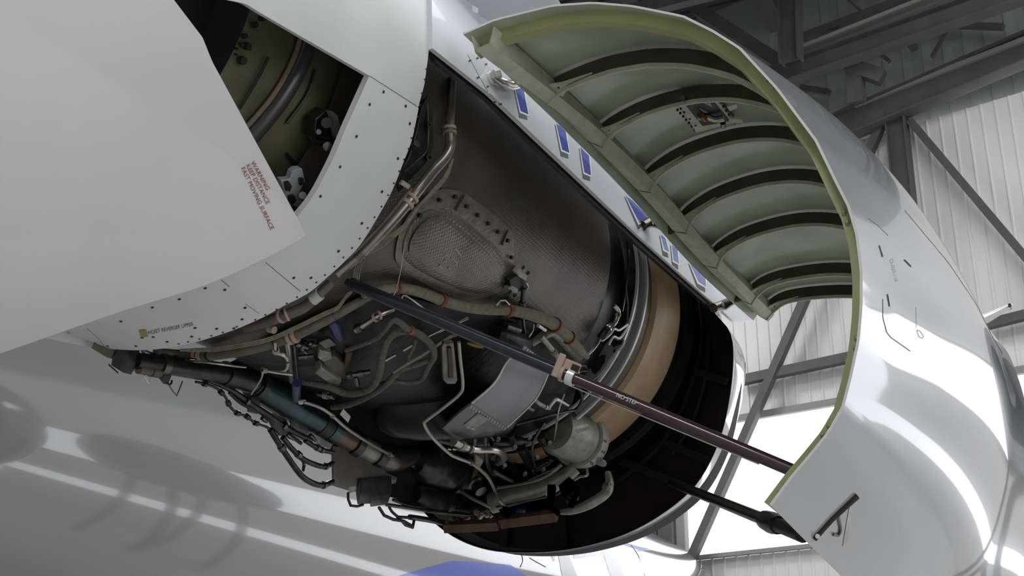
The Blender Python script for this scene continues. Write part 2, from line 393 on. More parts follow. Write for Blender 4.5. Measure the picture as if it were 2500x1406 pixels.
for pts in ([(1272, 1350), (1276, 1368), (1270, 1384)], [(1293, 1362), (1310, 1372), (1332, 1384)], [(1540, 1330), (1560, 1360), (1575, 1410)], [(380, 960), (330, 1010), (260, 1180)][:0]):
    if pts: MB().tube([fus(*p) for p in pts], .006, seg=6).build('panel_gap', LINE, FT)

SE = thing('reflection_blocker', (4.0, 12.3, FLOOR), 'grey nacelle body on a stand, added out of view to darken the fuselage reflection', 'engine')  # added out of view to block the bright opening in the fuselage reflection
MB().lathe((4.0, 10.7, 1.35), (4.0, 14.0, 1.35), [(0, .75), (0, .95), (.06, 1.12), (.25, 1.25), (.6, 1.22), (1, .85), (1, .5), (.9, 0)], 40).build('nacelle', mat('blocker_grey', (.16, .16, .165), .4), SE)
for (x, y) in ((3.3, 11.4), (4.7, 11.4), (3.3, 13.2), (4.7, 13.2)): MB().beam((x, y, FLOOR), (4 + (x - 4) * .6, y, .5), .14, .14, up=(0, 1, 0)).build('stand_leg', BEAM, SE)
# ================================================================ thrust reverser (aft part of the nacelle)
N0 = S(1.1, tilt=0.0)
def rad_in(p):
    n = np.array([-p[0], 0, -p[2]]); return n / np.linalg.norm(n)
near = [(1049,107),(1044,148),(1036,207),(1025,270),(1006,340),(984,399),(962,455),(936,506),(885,590),(843,637),(800,676),(755,714),(691,748),(627,782),(541,816),(439,844),(341,855),(221,848)]
TR = thing('thrust_reverser_cowl', N0(800, 420), 'grey aft nacelle section with a curved rivet-lined front edge and open door bay', 'engine cowling')
A = [(1047, -170), (1047, 0), (1049, 107), (1044, 148), (1036, 207), (1021, 262)]
B = [(330, -190), (545, -2), (600, 9), (640, 34), (902, 185), (1012, 257)]
patch(A, B, N0, 60, 30, .025, rad_in).build('upper_skin', NAC, TR)
A = spline([(1022, 264)] + near[4:], 90); B = spline([(902, 185), (850, 300), (802, 410), (740, 512), (640, 600), (480, 690), (250, 770), (60, 815)], 90)
patch(A, B, N0, 90, 16, .025, rad_in).build('edge_ring_panel', NAC, TR)
def line_on(pts, surf, name, parent, m=LINE, w=1.6):
    P = [surf(*p) for p in resample(pts, max(6, len(pts) * 4))]
    return MB().tube(P, [mpp(q) * w / 2 for q in P], seg=6, smooth=False).build(name, m, parent)
line_on([(902, 185), (1016, 258)], N0, 'panel_gap', TR)
line_on([(648, 640), (733, 711)], N0, 'panel_gap', TR)
line_on([(540, 683), (560, 700)], N0, 'panel_gap', TR)
line_on([(600, 742), (632, 765)], N0, 'panel_gap', TR, w=1.2)
line_on([(213, 802), (240, 826), (255, 846)], N0, 'panel_gap', TR, w=1.2)
fast = [(936,224),(902,255),(990,259),(1000,302),(870,333),(971,387),(830,407),(932,468),(782,479), (883,545),(826,613)]
fast += [(717,678),(759,678),(501,703),(549,707),(438,730),(598,751),(372,750),(591,779),(295,784),(529,802),(476,800),(571,801),(468,821),(408,834),(374,822),(347,824),(332,844),(263,844)]
edge = [(1040,169),(1036,194),(1029,228),(1024,257),(1019,285),(1012,313),(1004,337),(997,363),(986,389),(974,418),(961,447),(947,476),(931,504),(914,530),(897,556),(878,582),(859,605),(838,628),(816,650),(793,671),(772,689),(749,707),(725,725),(700,740),(675,755),(648,768),(623,780),(578,797),(544,811),(516,819),(487,827),(459,834),(436,839)]
for i, p in enumerate(fast + edge):
    c = N0(*p); n = -rad_in(c); rr = mpp(c) * (4.0 if i < len(fast) else 2.6)
    MB().lathe(c - n * .004, c + n * .004, [(0, rr), (.8, rr), (1, rr * .6), (1, 0)], 8).build('fastener', GUNM, TR)
text_px('HOIST REVERSER UPPER', 362, 817, math.radians(-11), 13, N0, LETD, 'lettering', TR, sx=.82)
decal([(338, 806), (356, 804), (362, 822), (344, 824)], N0, mat('faded_yellow_mark', (.33, .25, .08), .6), 'yellow_mark', TR, n=3)
# inside of the door bay
G = [[(math.cos(a) * r, y, math.sin(a) * r) for (y, r) in ((-.22, .872), (-.12, .885), (-.05, .93), (-.02, 1.07))] for a in np.linspace(-math.pi * .75, math.pi * .3, 60)]
MB().grid(G).build('forward_fairing', mat('bay_grey', (.42, .42, .40), .35, noise=(5, .2)), TR)
G = [[(math.cos(a) * r, y, math.sin(a) * r) for (y, r) in ((-.20, .871), (-.5, .865), (-.80, .86))] for a in np.linspace(-math.pi * .75, math.pi * .3, 60)]
MB().grid(G).build('inner_barrel', OLIVE, TR)
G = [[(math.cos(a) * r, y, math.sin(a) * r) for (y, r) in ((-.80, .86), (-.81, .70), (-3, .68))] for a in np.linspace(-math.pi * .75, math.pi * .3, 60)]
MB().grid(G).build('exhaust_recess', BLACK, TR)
I0 = S(.88, tilt=0)
MB().tube([I0(*p) for p in [(760, 60), (735, 150), (690, 235), (640, 300), (600, 345)]], .035, seg=12).build('barrel_rib', mat('bay_dark_rib', (.035, .03, .032), .3), TR)
MB().tube([I0(*p) for p in [(742, 60), (718, 140), (672, 225), (620, 290), (590, 320)]], .010, seg=8).build('barrel_rib_edge', mat('bay_tan', (.16, .12, .08), .35), TR)
for pts in ([(655, 140), (630, 190), (585, 265)], [(770, 170), (750, 230), (700, 300)], [(700, 375), (745, 430)]):
    MB().tube([I0(*p) for p in pts], .006, seg=6).build('barrel_seam', BLACK, TR)
for (x, y, q) in [(598, 88, 7), (590, 108, 5), (605, 113, 10), (593, 148, 11), (622, 60, 9), (578, 119, 3), (590, 112, 3), (578, 134, 3), (640, 45, 8), (608, 118, 6)]:
    c = I0(x, y); n = -rad_in(c); MB().lathe(c - n * .01, c + n * .006, [(0, mpp(c) * q), (1, mpp(c) * q), (1, 0)], 10).build('barrel_port', BLACK, TR)
AC = thing('door_latch_actuator', S(.93, tilt=0)(800, 310), 'small black latch mechanism inside the open door bay', 'latch')
s9 = S(.95, tilt=0)
poly_px([(772, 290), (800, 266), (822, 280), (826, 330), (800, 345), (768, 338)], s9, .06).build('housing', GUNM, AC, bevel=.004)
poly_px([(812, 272), (824, 282), (838, 335), (826, 338)], S(.99, tilt=0), .03).build('side_plate', ALU, AC)
MB().tube([s9(758, 328), s9(765, 345), s9(790, 350), s9(830, 345)], .012, seg=8).build('lever', GUNM, AC)
MB().lathe(s9(800, 356), S(1.0, tilt=0)(800, 358), [(0, .018), (.9, .018), (1, 0)], 12).build('roller', DSTEEL, AC)
MB().lathe(s9(778, 322), S(1.0, tilt=0)(778, 322), [(0, .01), (1, .01), (1, 0)], 10).build('pin', DSTEEL, AC)
MB().lathe(s9(795, 300), S(1.0, tilt=0)(797, 300), [(0, .02), (1, .02), (1, 0)], 10).build('knuckle', BLACK, AC)
HB = thing('door_hinge_fitting', S(.98, tilt=0)(720, 470), 'pale grey machined door hinge fitting with lightening pockets, beside the warning text', 'fitting')
h9 = S(1.0, tilt=0)
poly_px([(686, 440), (708, 438), (714, 420), (724, 413), (738, 411), (745, 440), (732, 470), (735, 488), (748, 500), (735, 510), (712, 500), (696, 478)], h9, .03).build('plate', mat('fitting_grey', (.27, .29, .30), .4), HB, bevel=.003)
for pl in ([(697, 447), (706, 444), (713, 455), (708, 468), (700, 466)], [(706, 480), (718, 477), (724, 488), (715, 500), (708, 495)], [(733, 437), (742, 436), (741, 450), (734, 453)]):
    poly_px(pl, S(1.012, tilt=0), .02).build('pocket', BLACK, HB)
MB().lathe(h9(739, 477), S(1.02, tilt=0)(739, 477), [(0, .014), (1, .014), (1, .006), (1, 0)], 14).build('bushing', DSTEEL, HB)

G = [[(math.cos(a) * r, y, math.sin(a) * r) for (y, r) in ((0, 1.095), (-1.5, 1.08), (-3.2, .95), (-3.6, .85))] for a in np.linspace(math.radians(12), math.radians(254), 90)]
MB().grid(G).build('far_side_skin', NAC, TR)
# ---- pivoting reverser door, swung out
def door_s(px, py):
    k = max(0.0, (745 - px) / 745.0); return on_cyl(px, py, 1.16 + 0.30 * k + .10 * max(0, (575 - py) / 575.0), 0.0)
def coons(bot, top, lef, rig, surf, nu, nv):
    b = resample(bot, nu); t = resample(top, nu); l = resample(lef, nv); r = resample(rig, nv); G = []
    for i, u in enumerate(np.linspace(0, 1, nu)):
        row = []
        for j, v in enumerate(np.linspace(0, 1, nv)):
            p = (1 - v) * b[i] + v * t[i] + (1 - u) * l[j] + u * r[j] - ((1 - u) * (1 - v) * b[0] + u * (1 - v) * b[-1] + (1 - u) * v * t[0] + u * v * t[-1])
            row.append(surf(*p))
        G.append(row)
    return G
right = [(745, 575), (742, 562), (730, 540), (518, 150), (495, 92), (425, 0), (300, -160)]
bottom = spline([(745, 575), (736, 582), (640, 634), (492, 699), (281, 765), (0, 863), (-200, 925)], 50)
top = [(300, -160), (-200, -160)]; left = [(-200, 925), (-200, -160)]
G = coons(bottom.tolist(), top, right, left, door_s, 50, 50)
DR = thing('reverser_door', door_s(500, 400), 'large pale grey pivoting reverser door carrying the red warning text, swung open at left', 'reverser door')
H = [[p + rad_in(p) * .045 for p in row] for row in G]
MB().grid(G).build('outer_skin', DOORP, DR)
m = MB().grid(H)
for e in ([r[0] for r in G], [r[0] for r in H]), ([r[-1] for r in G], [r[-1] for r in H]), (G[0], H[0]), (G[-1], H[-1]): m.grid([e[0], e[1]])
m.build('inner_frame', NAC, DR)
an = math.atan2(560 - 398, 668 - 614)
text_px('WARNING', 612, 397, math.radians(60.5), 15.5, door_s, LETR, 'warning_text', DR, sx=1.06)
text_px('KEEP DISTANCE', 600, 404, math.radians(62), 15.5, door_s, LETR, 'warning_text', DR, sx=.98)
text_px('FAST MOVING SURFACE', 588, 411, math.radians(64.3), 15.5, door_s, LETR, 'warning_text', DR, sx=1.0)

# ================================================================ fixed upper cowl beside the hinge line
P3 = lambda px, py: on_cyl(px, py, 1.12, 0.0, grow=.035)
PYL = thing('upper_fixed_cowl', P3(1300, 250), 'glossy white fixed upper cowl strip with blue livery marks along the hinge line', 'engine cowling')
L = [(1056, 118), (1195, 228), (1370, 395), (1560, 575), (1660, 665), (1742, 738), (1792, 785)]
U = [(1051, -170), (1345, -30), (1400, 60), (1500, 200), (1640, 380), (1800, 640), (1835, 782)]
patch(L, U, P3, 60, 20, .02, rad_in).build('skin', WHITE2, PYL)
lip = lambda px, py: on_cyl(px, py, 1.09, 0.0, grow=.035)
patch([(1054, 124), (1195, 236), (1370, 404), (1560, 584), (1742, 748)], [(1056, 150), (1165, 228), (1200, 238), (1370, 410), (1560, 590)][:0] or [(1060, 142), (1193, 246), (1364, 414), (1553, 594), (1738, 756)], lip, 40, 3, .02, rad_in).build('seal_strip', GUNM, PYL)
patch([(1060, 126), (1150, 196), (1195, 231)], [(1063, 150), (1140, 208), (1183, 232)], lip, 14, 3, .02, rad_in).build('seal_flap', DSTEEL, PYL)
line_on([(1196, 228), (1372, 396), (1560, 577), (1742, 741)], P3, 'edge_strip', PYL, EDGE, 4)
marks = [[(1256, 207), (1276, 205), (1290, 279), (1272, 271)], [(1358, 302), (1380, 314), (1390, 373), (1373, 365)], [(1417, 360), (1438, 380), (1443, 428), (1427, 420)],
         [(1527, 477), (1545, 490), (1582, 528), (1562, 545)], [(1613, 572), (1625, 582), (1634, 615), (1622, 608)], [(1640, 597), (1654, 609), (1658, 644), (1645, 635)], [(1683, 640), (1722, 676), (1724, 700), (1706, 688)],
         [(1207, 0), (1232, -4), (1258, 32), (1240, 36)], [(1209, 12), (1216, 24), (1232, 36), (1212, 42)]]
for i, q in enumerate(marks):
    if i < 7:
        decal([(q[0][0] - 4, q[0][1] + 2), (q[1][0] - 2, q[1][1] + 6), (q[2][0] - 2, q[2][1] + 14), (q[3][0] - 4, q[3][1] + 16)], P3, LETD, 'dark_outline', PYL, lift=.003, n=4)
        decal([(q[0][0] - 2, q[0][1] - 1), (q[1][0] + 3, q[1][1] - 1), (q[2][0] + 2, q[2][1] + 5), (q[3][0] - 3, q[3][1] + 4)], P3, LETW, 'white_outline', PYL, lift=.005, n=4)
    decal(q, P3, LIVB, 'blue_mark', PYL, lift=.008, n=5)
# access plate with rivets
decal([(1141, 132), (1178, 136), (1200, 176), (1192, 225)], P3, mat('patch_white', (.6, .61, .62), .3, coat=.5), 'access_plate', PYL, lift=.004, n=5)
for p in [(1145, 149), (1163, 143), (1184, 158), (1165, 190), (1188, 212), (1205, 250), (1220, 255)]:
    c = P3(*p); MB().lathe(c + rad_in(c) * .003, c - rad_in(c) * .01, [(0, .004), (1, .004), (1, 0)], 8).build('rivet', DSTEEL, PYL)

# ================================================================ open fan cowl
cowl_px = [(1130,80),(1207,46),(1264,32),(1349,11),(1448,4),(1544,12),(1669,37),(1740,72),(1807,114),(1899,213),(1995,341),(2045,444),(2074,500),(2095,571),(2106,660),(2106,749),(2099,831),(2081,916),(2061,994),(2025,1058),(1978,1116),(1935,1166),(1884,1235)]
NS = 90
SA = resample([on_plane_y(p[0], p[1], .05)[[0, 2]] for p in cowl_px], NS)
SM = spline([(1.325, .085), (1.36, .19), (1.44, .28), (1.63, .365), (1.92, .40), (2.2, .34), (2.45, .17), (2.65, -.08), (2.80, -.38), (2.92, -.75), (2.95, -1.1), (2.88, -1.45), (2.72, -1.80), (2.42, -2.10)], NS)
SF = spline([(1.42, .08), (1.50, .17), (1.68, .25), (2.08, .22), (2.4, .11), (2.7, -.07), (2.89, -.28), (2.95, -.47), (2.98, -.7), (3.0, -1.0), (2.95, -1.4), (2.80, -1.80), (2.45, -2.17)], NS)
def section(Y):
    """outer cross-section (x,z) of the fan cowl at station Y"""
    ks = [(.05, SA), (2.3, SM), (3.78, SF)]
    if Y <= 2.3: t = (Y - .05) / 2.25; t = math.sin(t * math.pi / 2) if t > 0 else t; return SA * (1 - t) + SM * t
    t = (Y - 2.3) / 1.48; t = 1 - math.cos(t * math.pi / 2); return SM * (1 - t) + SF * t
def inset(sec, d):
    g = np.gradient(sec, axis=0); n = np.stack([g[:, 1], -g[:, 0]], 1); n /= np.linalg.norm(n, axis=1)[:, None]
    c = np.array([1.75, -.9]); s = np.sign(((c - sec) * n).sum(1))[:, None]
    return sec + n * s * (d if np.ndim(d) == 0 else np.array(d)[:, None])
def row3(sec, Y): return [np.array([q[0], Y, q[1]]) for q in sec]
YS = np.linspace(.05, 3.78, 46)
FC = thing('fan_cowl', (1.3, 1.9, .1), 'big white fan cowl door propped open, green ribbed inside, at upper right', 'engine cowling')
outer = [row3(section(y), y) for y in YS]; inner = [row3(inset(section(y), .009), y) for y in YS]
OUT = MB().grid(outer); OUT.build('outer_skin', COWLW, FC, smooth=60)
m = MB().grid(inner); m.grid([outer[-1], inner[-1]]); m.grid([[r[-1] for r in outer], [r[-1] for r in inner]]); m.grid([[r[0] for r in outer], [r[0] for r in inner]])
m.build('inner_skin', GREEN, FC, smooth=60)
MB().grid([outer[0], inner[0]]).build('skin_edge', NAC, FC)
from mathutils.bvhtree import BVHTree
_bv = BVHTree.FromPolygons([Vector(v) for v in OUT.v], OUT.f)
def cowl_s(px, py):
    d = Vector(ray(px, py).tolist()).normalized(); h = _bv.ray_cast(V(CAM), d)
    return np.array(h[0]) if h[0] is not None else on_plane_y(px, py, 1.0)
# aft edge frame (yellow-green) : flat ring facing aft plus its inner return flange
s0 = inset(section(.13), .009); s1 = inset(section(.13), .06)
MB().grid([row3(s0, .12), row3(s1, .12), row3(s1, .17), row3(inset(section(.17), .009), .17)]).build('aft_frame', YGRN, FC, smooth=30)
for (px, py) in [(1873, 199), (1889, 215), (2064, 520), (2072, 544), (2095, 826), (2092, 850), (2028, 1040), (2012, 1062), (1922, 1182), (1908, 1200)]:
    c = on_plane_y(px - 3, py, .12); MB().lathe(c, c - np.array([0, .012, 0]), [(0, .008), (.6, .008), (1, .004), (1, 0)], 10).build('frame_bolt', YGRN, FC)
# hinge spar
spar = []
for y in YS:
    a = section(y); i0 = inset(a, .03); i1 = inset(a, .10)
    spar.append([np.array([i0[1][0], y, i0[1][1]]), np.array([i1[1][0], y, i1[1][1]]), np.array([i1[3][0] , y, i1[3][1]]), np.array([i0[4][0], y, i0[4][1]])])
MB().grid(spar).build('hinge_spar', GREEN2, FC, smooth=20)
WEB = mat('rib_web_dark', (.05, .045, .03), .35, noise=(8, .3))  # rib webs coloured much darker than the rib lips
def rib(Y, d=.105, n0=1, n1=NS - 1, fl=.008, name='rib', m=GREEN2):
    sec = section(Y)[n0:n1]; k = np.arange(len(sec)); dd = np.where(k < 6, d * 1.0, d)
    a = inset(sec, .02); b = inset(sec, dd); t = .006
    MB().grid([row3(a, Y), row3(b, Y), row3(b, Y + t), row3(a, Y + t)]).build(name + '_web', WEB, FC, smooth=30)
    c = inset(sec, dd - .012)
    return MB().grid([row3(inset(sec, dd - .016), Y - .003), row3(inset(sec, dd + .004), Y - .003), row3(inset(sec, dd + .004), Y + fl), row3(c, Y + fl)]).build(name, m, FC, smooth=30)
RY = [.60, 1.13, 1.73, 2.31, 2.85, 3.46, 3.74]
for i, y in enumerate(RY):
    rib(y)
    # gusset where rib meets the spar, with its rivet holes
    if i == 6: yy = y
    sec = section(y); b = inset(sec, .082); b2 = inset(sec, .03)
    p0 = row3(b, y - .002); k1 = 9
    gus = MB(); f = [p0[1], p0[2] + np.array([0, -.09, 0]), p0[5] + np.array([0, -.02, 0]), p0[k1], p0[k1] + np.array([0, .03, 0]), p0[5] + np.array([0, .04, 0]), p0[2] + np.array([0, .09, 0])]
    bk = [q + np.array([0, 0, .008]) for q in f]; n = len(f)
    gus.add(f + bk, [tuple(range(n)), tuple(range(2 * n - 1, n - 1, -1))] + [(j, (j + 1) % n, n + (j + 1) % n, n + j) for j in range(n)])
    go = gus.build('gusset', GREEN2, FC, smooth=0)
    for (u, v) in [(2, -.05), (2.5, 0), (2, .05), (4, -.01), (4, .02), (6, .01), (8, .012)]:
        q = p0[int(u)] * (1 - u % 1) + p0[int(u) + 1] * (u % 1) + np.array([0, v, -.001])
        MB().lathe(q + np.array([0, 0, .004]), q - np.array([0, 0, .004]), [(0, .0065), (1, .0065), (1, 0)], 8).build('gusset_hole', BLACK, go)
# latch box between the 3rd and 4th ribs
LBX = thing('cowl_latch_box', (2.1, 1.45, .25), 'recessed latch box with red and steel hardware between the green cowl ribs', 'latch')
def cin(px, py, d=.05, Y0=.1):
    # point on the inside of the cowl at inset d
    rd = ray(px, py); best = None
    for y in np.linspace(.3, 3.7, 120):
        P = CAM + rd * (y - CAM[1]) / rd[1]; sec = inset(section(y), d); dist = np.min(np.hypot(sec[:, 0] - P[0], sec[:, 1] - P[2]))
        if best is None or dist < best[0] - 1e-4: best = (dist, P)
    return best[1]
up_ = lambda p: np.array([0, 0, 1.0])
pl = lambda px, py: cin(px, py, .04)
poly_px([(1646, 237), (1738, 226), (1795, 300), (1700, 325)], pl, .02, up_).build('frame', GREEN2, LBX, bevel=.003)
poly_px([(1660, 240), (1725, 231), (1780, 296), (1715, 308)], lambda a, b: cin(a, b, .052), .01, up_).build('recess', BLACK, LBX)
poly_px([(1690, 243), (1722, 238), (1748, 272), (1718, 277)], lambda a, b: cin(a, b, .06), .01, up_).build('inner_plate', GREEN2, LBX)
l6 = lambda a, b: cin(a, b, .075)
MB().tube([l6(1666, 239), l6(1690, 250), l6(1712, 240), l6(1730, 246)], .014, seg=8).build('linkage', DSTEEL, LBX)
MB().tube([l6(1705, 288), l6(1725, 286), l6(1745, 292), l6(1768, 288)], .016, seg=8).build('linkage', STEEL, LBX)
MB().tube([l6(1712, 282), l6(1722, 292)], .014, seg=8).build('red_lever', RED, LBX)
for i in range(9):
    for j in (0, 1):
        c = cin(1640 + i * 7 + j * 9, 252 + i * 8 - j * 3, .034); MB().lathe(c + np.array([0, 0, .004]), c - np.array([0, 0, .006]), [(0, .006), (1, .006), (1, 0)], 8).build('rivet', BLACK, LBX)
for i in range(7):
    c = cin(1752 + i * 7, 240 + i * 10, .062); MB().lathe(c + np.array([0, 0, .004]), c - np.array([0, 0, .006]), [(0, .006), (1, .006), (1, 0)], 8).build('rivet', BLACK, LBX)
poly_px([(1775, 262), (1798, 254), (1800, 264), (1782, 272)], l6, .01, up_).build('tab', GREEN2, LBX)
poly_px([(1780, 290), (1812, 292), (1816, 300), (1784, 302)], l6, .01, up_).build('tab', GREEN2, LBX)
MB().lathe(l6(1765, 300), l6(1766, 310), [(0, .014), (1, .014), (1, 0)], 10).build('spool', ALU, LBX)
# short inner ribs on the right of the box
sec0 = int(NS * .40)
rib(1.42, .07, int(NS * .33), NS - 4, name='short_rib'); 
# exterior details of the cowl
line_on([(2120, 534), (2140, 548), (2168, 575)], cowl_s, 'panel_gap', FC, w=1.6)
line_on([(2155, 730), (2155, 775), (2165, 812), (2175, 824), (2222, 857)], cowl_s, 'access_door_gap', FC, w=2.4)
line_on([(2236, 750), (2237, 800)], cowl_s, 'access_door_gap', FC, w=1.2)
line_on([(2238, 806), (2246, 808), (2254, 820), (2252, 826), (2243, 822), (2238, 806)], cowl_s, 'latch_outline', FC, w=1.6)
line_on([(2146, 600), (2154, 627)], cowl_s, 'latch_slot', FC, w=5)
line_on([(2208, 635), (2223, 650)], cowl_s, 'latch_slot', FC, w=5)
line_on([(2166, 718), (2171, 748)], cowl_s, 'latch_slot', FC, w=5)
line_on([(2209, 514), (2316, 642), (2383, 742), (2422, 820), (2447, 863)], cowl_s, 'forward_gap', FC, w=1.8)
text_px('C5-7057-1105', 2172, 632, math.radians(76), 11, cowl_s, LIVG, 'stencil', FC, sx=.9)
SLT = thing('cowl_hook_slot', cowl_s(2040, 1260), 'black slot with steel hook handle near the lower corner of the open cowl', 'hook')
def cow_out(d): return lambda px, py: cowl_s(px, py) - ray(px, py) / np.linalg.norm(ray(px, py)) * d
MB().tube([cow_out(.004)(*p) for p in [(1987, 1316), (2030, 1268), (2091, 1210)]], [.011, .011, .014], seg=8).build('slot', BLACK, SLT)
c_ = cow_out(.006)
poly_px([(2076, 1226), (2082, 1230), (2067, 1336), (2058, 1334)], c_, .01, lambda p: np.array([-.6, .2, .7])).build('blade', STEEL, SLT)
MB().tube([c_(2046, 1260), c_(2052, 1290), c_(2046, 1306), c_(2034, 1304)], .006, seg=8).build('hook', DSTEEL, SLT)
MB().lathe(c_(1996, 1309), cow_out(.03)(1996, 1309), [(0, .008), (1, .008), (1, 0)], 10).build('pin', EDGE, SLT)
DM = thing('drain_mast', cowl_s(2410, 770), 'small pale fin-shaped mast sticking out at the front edge of the open cowl', 'mast')
a = on_plane_y(2404, 778, 3.45); b = on_plane_y(2474, 744, 3.45)
k = mpp(a); upd = np.array([0, 0, 1.0])
mm = MB(); rootw, tipw = 15 * k, 6 * k; n1 = b - a; n1 /= np.linalg.norm(n1); sd = np.cross(n1, ray(2440, 760)); sd /= np.linalg.norm(sd); th = np.cross(n1, sd)
ring0 = [a + sd * rootw + th * 0, a + th * .02, a - sd * rootw, a - th * .02]; ring1 = [b + sd * tipw, b + th * .01, b - sd * tipw, b - th * .01]
ring00 = [q - n1 * .12 for q in ring0]
mm.add(ring00 + ring0 + ring1, [(0, 1, 5, 4), (1, 2, 6, 5), (2, 3, 7, 6), (3, 0, 4, 7), (4, 5, 9, 8), (5, 6, 10, 9), (6, 7, 11, 10), (7, 4, 8, 11), (8, 9, 10, 11), (0, 1, 2, 3)])
mm.build('fin', EDGE, DM, smooth=60, bevel=.01)
MB().lathe(b - n1 * .02 - np.array([.0, .03, 0]), b - n1 * .02 + np.array([0, .03, 0]), [(0, 0), (0, .009), (1, .009), (1, 0)], 8).build('bolt', BLACK, DM)
# hinge arms
def P3o(d): return lambda px, py: P3(px, py) - rad_in(P3(px, py)) * d
HA = thing('hinge_arm', P3(1210, 195), 'curved steel gooseneck hinge arm with a large nut at the aft end of the cowl', 'hinge')
q = P3o(.03); e = inset(section(.42), .03)[1]
MB().tube([P3o(.02)(1196, 192), q(1212, 206), q(1235, 214), P3o(.08)(1262, 207), np.array([e[0], .45, e[1]])], [.014, .022, .026, .024, .02], seg=12).build('arm', STEEL, HA)
MB().lathe(P3(1196, 188), P3o(.05)(1198, 190), [(0, .026), (.5, .026), (.5, .018), (1, .018), (1, 0)], 6).build('nut', STEEL, HA)
MB().lathe(P3(1196, 188), P3o(.012)(1196, 188), [(0, .034), (1, .034), (1, 0)], 18).build('washer', EDGE, HA)
for (x, y, Y, lb) in [(1578, 548, 2.28, 'steel hinge arm at the middle of the cowl hinge line'), (1752, 748, 3.42, 'steel hinge arm at the forward end of the cowl hinge line')]:
    hh = thing('hinge_arm', P3(x, y), lb, 'hinge'); e = inset(section(Y), .02)[1]
    MB().tube([P3(x - 10, y + 4), P3o(.05)(x, y), np.array([e[0], Y, e[1]])], [.03, .035, .03], seg=12).build('arm', DSTEEL, hh)
    MB().lathe(P3(x - 4, y), P3o(.06)(x - 4, y), [(0, .02), (1, .02), (1, 0)], 6).build('nut', STEEL, hh)

# ================================================================ inlet cowl (forward ring)
far = [(1740,768),(1774,790),(1787,816),(1791,860),(1789,902),(1784,950),(1777,992),(1761,1062),(1735,1125),(1697,1188),(1648,1232),(1608,1260),(1544,1296),(1448,1328),(1352,1345),(1272,1348),(1192,1342),(1128,1321),(1080,1292),(1048,1264)]
fp = [on_plane_y(p[0], p[1], 3.75) for p in far]; ang = np.array([math.atan2(p[2] + .065, p[0]) for p in fp]); rad = np.array([math.hypot(p[2] + .065, p[0]) for p in fp])
o_ = np.argsort(ang); ang = ang[o_]; rad = rad[o_]
def RF(a):
    a = (a + math.pi) % (2 * math.pi) - math.pi
    A2 = np.r_[ang[-1] - 2 * math.pi, ang, ang[0] + 2 * math.pi]; R2 = np.r_[rad[-1], rad, rad[0]]
    return float(np.interp(a, A2, R2))
th_ = np.linspace(0, 2 * math.pi, 145)[:-1]; RR = np.array([RF(a) for a in th_])
for _ in range(2): RR = (np.roll(RR, 1) + 2 * RR + np.roll(RR, -1)) / 4
def ringY(prof, taper=False):
    """prof: (dr, Y) added to the traced rim"""
    out = []
    for i, a in enumerate(th_):
        w = .12 + .88 * max(0, -math.sin(a)) if taper else 1
        n = len(prof) - 1; row = []
        for j, (dr, y) in enumerate(prof):
            wj = w + (1 - w) * (j / n) ** 3; row.append((math.cos(a) * (RR[i] + dr * wj), y, -.065 + math.sin(a) * (RR[i] + dr * wj)))
        out.append(row)
    return out
IN = thing('inlet_cowl', (0, 4.2, -1.3), 'white engine inlet cowl ring framing the dark bay at the forward end', 'engine cowling')
MB().grid(ringY([(0, 3.75), (.004, 3.751), (-.005, 3.80), (-.03, 3.92), (-.075, 4.08), (-.14, 4.22), (-.25, 4.34), (-.4, 4.42), (-.6, 4.42), (-.75, 4.3)], True), close_u=True).build('outer_skin', WHITE, IN, smooth=60)
MB().grid(ringY([(-.001, 3.76), (-.012, 3.77), (-.015, 3.9)]), close_u=True).build('rim_strip', GUNM, IN, smooth=60)
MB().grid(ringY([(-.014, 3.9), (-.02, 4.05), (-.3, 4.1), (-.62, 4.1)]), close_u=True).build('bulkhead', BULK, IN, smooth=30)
bk = S(1.15)
for (x, y) in [(1690, 905), (1640, 1120), (1560, 1180), (1250, 1310), (1400, 1290)]:
    c = on_plane_y(x, y, 4.08); 
for pts in ([(1700, 700), (1712, 800), (1700, 900), (1660, 1010), (1600, 1100), (1500, 1180)], [(1730, 820), (1722, 920), (1690, 1030), (1640, 1110)],):
    MB().tube([on_plane_y(p[0], p[1], 4.05) for p in pts], .02, seg=8).build('bulkhead_stiffener', BULK, IN)
for (a, b) in [((1690, 905), (1780, 935)), ((1620, 1080), (1740, 1130)), ((1237, 1250), (1232, 1335)), ((1372, 1240), (1380, 1335)), ((1500, 1120), (1680, 1190))]:
    MB().beam(on_plane_y(*a, 4.04), on_plane_y(*b, 4.04), .04, .05).build('bulkhead_stiffener', BULK, IN)

# ================================================================ fan case and core
def zc(y): return TILT * y
def rev(prof, a0=0, a1=2 * math.pi, n=120):
    full = abs(a1 - a0 - 2 * math.pi) < 1e-6
    As = np.linspace(a0, a1, n + 1); As = As[:-1] if full else As
    return MB().grid([[(math.cos(a) * r, y, zc(y) + math.sin(a) * r) for (y, r) in prof] for a in As], close_u=full)
EN = thing('engine_core', (0, 1.7, -1.0), 'dark dimpled engine casing barrel in the open bay', 'engine')
rev([(-.3, .9), (.1, .94), (.6, .95), (2.40, .95), (2.44, .945), (2.44, .86), (2.6, .86)]).build('casing_barrel', QUILT, EN, smooth=50)
rev([(2.6, .86), (2.80, .9), (2.80, .985), (2.84, .985), (2.84, .93), (2.95, .93), (2.95, .90)]).build('rear_flange', GUNM, EN, smooth=20)
rev([(2.795, .972), (2.795, .987), (2.815, .987)]).build('rear_flange_rim', EDGE, EN, smooth=20)
rev([(2.925, .985), (2.925, 1.0), (2.95, 1.0), (2.95, .93)]).build('front_flange', EDGE, EN, smooth=20)
